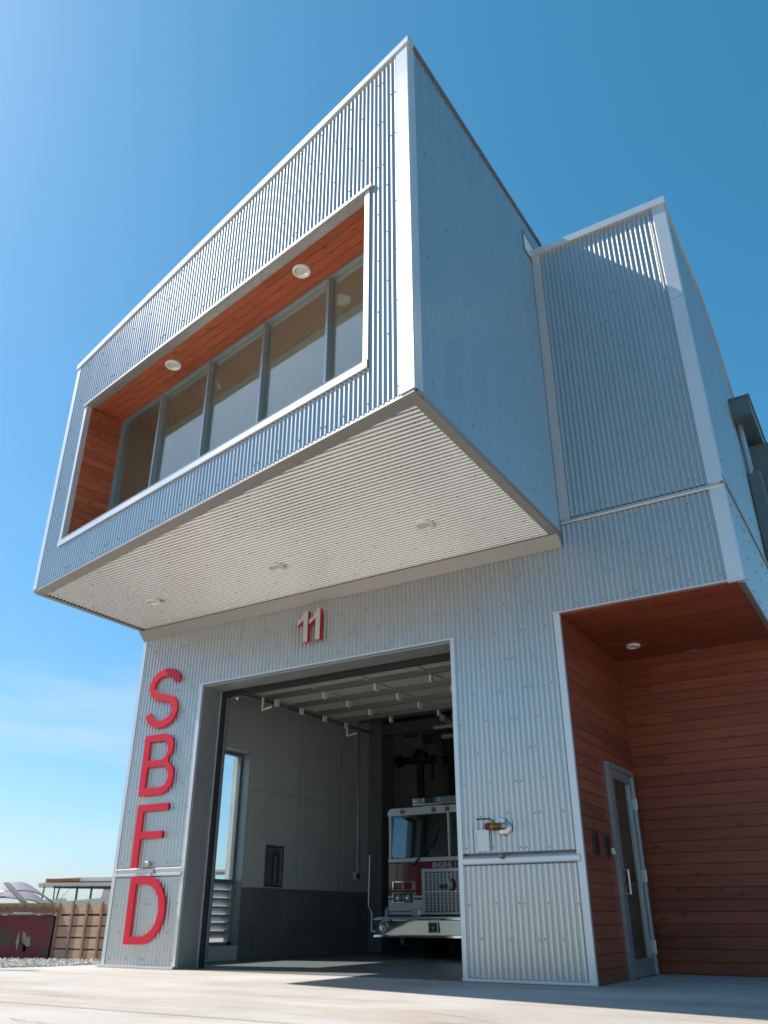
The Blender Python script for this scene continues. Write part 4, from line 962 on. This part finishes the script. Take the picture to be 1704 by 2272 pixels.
# ------------------------------------------------------------------ yard beyond the gravel
# wooden crate wall
t = thing("wooden_crate", "big weathered brown crate of wide boards and upright battens left of the station", "crate", (-1.6, 1.2, 0))
cx0, cx1, cy = -2.40, -.42, 1.04; CH = .80
m = MB(); rn = random.Random(8); n = 5; bh = CH/n
for k in range(n):
    zz = k*bh
    m.box(cx0, cx1, cy, cy + .022, zz + .0, zz + bh - .020 - (.008 if k == 3 else 0))
    m.box(cx0, cx0 + .02, cy + .03, cy + 1.0, zz, zz + bh - .02)
m.build("side_boards", CRATE, t)
m = MB(); m.box(cx0 + .03, cx1 - .02, cy + .04, cy + 1.0, 0, .70); m.build("dark_load", mat("near_black_load", (.05, .03, .022), .95), t)  # near-black block filling the crate behind its boards
for j in range(7):
    x = cx0 + .015 + j*.335
    m = MB(); m.box(x, x + .042, cy - .026, cy - .001, -.005, CH + .012 + rn.uniform(-.01, .012)); m.build("batten", CRATED, t)
# rusty red skip
t = thing("rusty_skip", "low rusty red steel skip at the left edge, dented and holed", "skip", (-3.2, .9, 0))
A = Vector((-2.42, 1.00, 0)); Bp = Vector((-5.2, -.12, 0)); dv = (A - Bp).normalized(); nv = Vector((dv.y, -dv.x, 0))
SH = .635
m = MB(); NX, NZ = 46, 12; vs = []
for i in range(NX + 1):
    for j in range(NZ + 1):
        u = i/NX; v = j/NZ; p = Bp + (A - Bp)*u + Z*(SH*v + (.012*math.sin(u*60) if j == NZ else 0))
        dent = .03*math.sin(u*21 + v*3)*math.sin(v*3.1) + .02*math.sin(u*50 + 1)*v
        vs.append(p + nv*dent)
hole = lambda i, j: False
fs = []
for i in range(NX):
    for j in range(NZ):
        u, v = (i + .5)/NX, (j + .5)/NZ
        if (u - .865)**2/.0006 + (v - .36)**2/.032 < 1: continue
        fs.append((i*(NZ + 1) + j, (i + 1)*(NZ + 1) + j, (i + 1)*(NZ + 1) + j + 1, i*(NZ + 1) + j + 1))
m.add(vs, fs, 0, True); m.build("side_wall", RUSTR, t)
m = MB(); Mk = Matrix(((dv.x, -nv.x, 0, Bp.x), (dv.y, -nv.y, 0, Bp.y), (0, 0, 1, 0), (0, 0, 0, 1))); Lk = (A - Bp).length
m.box(0, Lk, .12, .16, .02, SH - .03, M=Mk); m.box(0, Lk, .12, 1.5, .01, .05, M=Mk); m.box(Lk - .04, Lk, .02, 1.5, .0, SH - .02, M=Mk); m.box(0, Lk, 1.46, 1.5, .0, SH - .02, M=Mk); m.build("inner_shell", mat("dark_rust", (.035, .025, .02), .95), t)
m = MB(); 
for k in range(8): m.box(Lk*k/8, Lk*(k + 1)/8 - .004, -.03, .03, SH - .01 + .006*(k % 2), SH + .018 + .006*(k % 3), M=Mk)
m.build("top_rim", mat("worn_rim", (.30, .25, .20), .85, var=.4, vscale=9), t)
m = MB(); pc = Bp + (A - Bp)*.868
m.add([pc + nv*.02 + dv*x_ + Z*z_ for x_, z_ in ((-.10, .40), (-.02, .36), (.06, .30), (.10, .20), (.02, .17), (-.08, .25))], [(0, 1, 2, 3, 4, 5)]); m.add([pc + nv*(.06) + dv*x_ + Z*z_ for x_, z_ in ((-.13, .42), (-.10, .25), (-.12, .12), (-.16, .25))], [(0, 1, 2, 3)])
m.build("torn_flap", mat("bare_torn_steel", (.30, .26, .17), .6, .3, var=.3, vscale=15), t)
# pallets on the skip
def place(dx, dy, z): return Bp + dv*dx - nv*dy + Z*z
def plk(name, label, cat, parts, mm, group=None):
    m = MB()
    for (x0, x1, y0, y1, z0, z1, tl) in parts:
        M2 = Mk @ Matrix.Translation((0, 0, 0)) @ Matrix.Rotation(tl, 4, 'Y'); m.box(x0, x1, y0, y1, z0, z1, M=Mk @ Matrix.Translation((x0, y0, z0)) @ Matrix.Rotation(tl, 4, 'Y') @ Matrix.Translation((-x0, -y0, -z0)))
    return tag(m.build(name, mm), label, cat, group)
z0 = SH + .03
t = thing("wooden_pallet", "old brown pallet lying flat on the rim of the red skip, next to the crate", "pallet", tuple(place(2.4, .3, z0)), "pallets on the red skip")
m = MB()
for y_ in (.0, .4, .8): m.box(Lk - 1.15, Lk - .02, y_, y_ + .09, z0, z0 + .07, M=Mk)
m.build("bearer", CRATED, t)
m = MB()
for k in range(7): m.box(Lk - 1.15 + k*.165, Lk - 1.02 + k*.165, -.04, .95, z0 + .07, z0 + .09, M=Mk)
m.box(Lk - 1.15, Lk - .02, -.045, .03, z0 + .088, z0 + .135, M=Mk)
m.build("deck_boards", PALLET, t)
t = thing("wooden_pallet", "broken old pallet on the red skip at the left picture edge", "pallet", tuple(place(1.0, .3, z0)), "pallets on the red skip")
m = MB(); m.box(Lk - 2.4, Lk - 1.2, -.03, .05, z0, z0 + .05, M=Mk); m.box(Lk - 2.4, Lk - 1.2, .6, .7, z0, z0 + .05, M=Mk); m.box(Lk - 1.28, Lk - 1.2, -.05, .04, z0 + .05, z0 + .13, M=Mk); m.build("bearer", CRATED, t)
m = MB(); m.box(Lk - 2.4, Lk - 1.24, -.05, .9, z0 + .052, z0 + .072, M=Mk); m.box(Lk - 2.5, Lk - 1.22, -.02, .10, z0 + .10, z0 + .145, M=Mk); m.build("deck_boards", PALLET, t)
# heap of bent roofing
def sheet(name, label, pts, ribs, mm, thick=.012):
    """pts: rows of points (list of lists) making a bent sheet"""
    m = MB(); nr = len(pts); nc = len(pts[0]); vs = [Vector(p) for r_ in pts for p in r_]
    fs = [(i*nc + j, i*nc + j + 1, (i + 1)*nc + j + 1, (i + 1)*nc + j) for i in range(nr - 1) for j in range(nc - 1)]
    m.add(vs, fs, 0, True); o = m.build(name, mm); sm = o.modifiers.new("thickness", 'SOLIDIFY'); sm.thickness = thick
    return tag(o, label, "roof sheet", "bent roofing sheets behind the skip")
vd = Vector((-.785, .62, 0)); vr = Vector((.62, .785, 0)); base = Vector((-4.96, 2.20, 0))      # view direction and its right
def vp(r_, dpt, z): return base + vr*r_ + vd*dpt + Z*z
def heap(lab, r0, d0, z0, wd_, ln, hump, seed, mm=SHEETM, ribs=.0, curl=0.0):
    rn = random.Random(seed); ph = rn.uniform(0, 6); out = []
    for i in range(10):
        row = []
        for j in range(61):
            u = j/60; v = i/9
            z = z0 + hump*math.sin(math.pi*min(1, u*1.02))*(.65 + .35*v) + .02*math.sin(u*9 + ph + v*2) + ribs*math.sin(u*60*math.pi*.5) + curl*max(0, u - .72)**1.4 + .05*v
            row.append(tuple(vp(r0 + u*wd_ + .05*math.sin(v*3 + ph), d0 + v*ln, z)))
        out.append(row)
    sheet("roof_sheet", lab, out, 0, mm)
heap("large grey bent metal roofing sheet heaped behind the red skip", -.95, .45, .84, 1.55, 1.6, .36, 1)
heap("low grey roofing sheet sagging across the front of the heap", -.75, -.15, .80, 1.25, .6, .20, 2, curl=-.25)
heap("curled grey roofing sheet with a lifted dark edge, left end of the heap", -.95, -.35, .86, .62, .45, .20, 3, curl=1.1)
rows_ = [[tuple(vp(-.36 + j*.035 + i*.095, -.45, 1.17 - i*.085 + .012*math.sin(j*3))) for j in range(5)] for i in range(5)]
sheet("roof_sheet", "narrow pale roofing strip sticking up diagonally from the heap", rows_, 0, CREAM)
# wrecked open shelter with a cream body and slanted roof
t = thing("wrecked_vehicle", "wrecked open-sided vehicle with a sagging pale roof on dark posts, half hidden by the station", "vehicle", (-9.0, 7.5, 0))
q0 = Vector((-10.15, 6.65, 0)); qd = Vector((.62, .785, 0)); qn = Vector((-.785, .62, 0))
MM = Matrix(((qd.x, qn.x, 0, q0.x), (qd.y, qn.y, 0, q0.y), (0, 0, 1, 0), (0, 0, 0, 1)))
def qb(m, *b, mi=0): m.box(*b, mi=mi, M=MM)
m = MB(); m.prism([(-.16, 1.33), (2.6, 1.36), (2.6, 1.46), (.0, 1.41), (-.16, 1.39)], q0 + qn*(-.1), q0 + qn*1.6, qd, Z)
m.prism([(.0, 1.44), (2.6, 1.50), (2.6, 1.60), (.9, 1.56), (.0, 1.50)], q0 + qn*.2, q0 + qn*1.5, qd, Z); m.build("roof", CREAM, t)
m = MB(); m.prism([(.0, 1.425), (.85, 1.465), (.85, 1.53), (.0, 1.51)], q0 + qn*(.1), q0 + qn*.2, qd, Z); m.build("rusty_edge", RUST, t)
m = MB(); m.prism([(.22, 1.28), (2.6, 1.27), (2.6, 1.34), (.22, 1.32)], q0 - qn*.04, q0 + qn*.04, qd, Z); m.build("roof_beam", POST, t)
for x, w, lean in ((-.02, .035, .02), (.27, .03, -.02), (.33, .035, .05), (.82, .05, 0), (1.18, .05, 0)):
    m = MB(); m.tube([tuple(q0 + qd*(x + lean) + Z*1.36), tuple(q0 + qd*x + Z*.92)], w*.55, 8); m.build("post", POST, t)
m = MB(); m.prism([(.0, .0), (2.6, .0), (2.6, 1.06), (1.5, 1.06), (1.25, 1.04), (.62, .98), (.55, 1.05), (.0, 1.0)], q0 - qn*.05, q0 + qn*1.5, qd, Z)
m.prism([(1.45, 1.06), (2.6, 1.06), (2.6, 1.36), (1.5, 1.36)], q0 + qn*.02, q0 + qn*.06, qd, Z); m.build("body", CREAM, t)
m = MB(); m.tube([tuple(q0 + qd*.42 + Z*1.02), tuple(q0 + qd*.62 + Z*1.25), tuple(q0 + qd*.66 + Z*1.32)], .006, 6); m.build("cable", POST, t)
m = MB(); pts = [Vector((-.7, 1.5, 1.12)), Vector((-.80, 1.6, .98)), Vector((-.90, 1.65, .86)), Vector((-.98, 1.68, .80))]
m.tube([tuple(p) for p in pts], .008, 6); tag(m.build("loose_cable", DARK), "thin dark cable drooping onto the crate beside the station corner", "cable")
m = MB(); rn = random.Random(3)
for k in range(9): m.ball((-1.02 + rn.uniform(-.09, .09), 1.30 + rn.uniform(-.1, .1), .815 + rn.uniform(-.01, .03)), rn.uniform(.03, .05), 0, 8, (1.2, 1, .6))
tag(m.build("plastic_bag", PLAST), "crumpled light blue plastic bag on top of the crate", "plastic bag")
# trailer seen through the side window
t = thing("white_trailer", "white trailer with a rooftop unit, seen through the side window", "trailer", (-5.3, 7.8, 0))
tp = Vector((-5.55, 7.35, 0)); MT = Matrix(((.785, -.62, 0, tp.x), (.62, .785, 0, tp.y), (0, 0, 1, 0), (0, 0, 0, 1)))
m = MB(); m.box(-.3, 1.8, 0, 1.6, 1.58, 1.655, M=MT, ch=.02); m.build("roof", WHITE, t)
m = MB(); m.box(.12, .30, .3, .8, 1.69, 1.765, M=MT, ch=.01); m.box(.15, .17, .35, .4, 1.655, 1.69, M=MT); m.box(.26, .28, .35, .4, 1.655, 1.69, M=MT); m.build("roof_unit", STEEL, t)
m = MB(); 
for x in (-.25, .18, .48, 1.2, 1.7): m.box(x, x + .03, .05, .08, .3, 1.58, M=MT)
m.build("post", STEELB, t)
m = MB(); m.box(-.3, 1.8, 0.02, 1.6, .3, 1.42, M=MT); m.lathe(tuple(MT @ Vector((.2, .0, 1.42))), (.62, -.785, 0), [(.04, 0), (.08, 0), (.08, .03), (.04, .03)], 16); m.build("body", WHITE, t)
m = MB()
for x in (.2, 1.3): m.lathe(tuple(MT @ Vector((x, .1, .22))), (.62, -.785, 0), [(.001, 0), (.22, 0), (.22, .15), (.001, .15)], 20)
m.build("wheel", TYRE, t)
print("SCENE OK", len(bpy.data.objects))
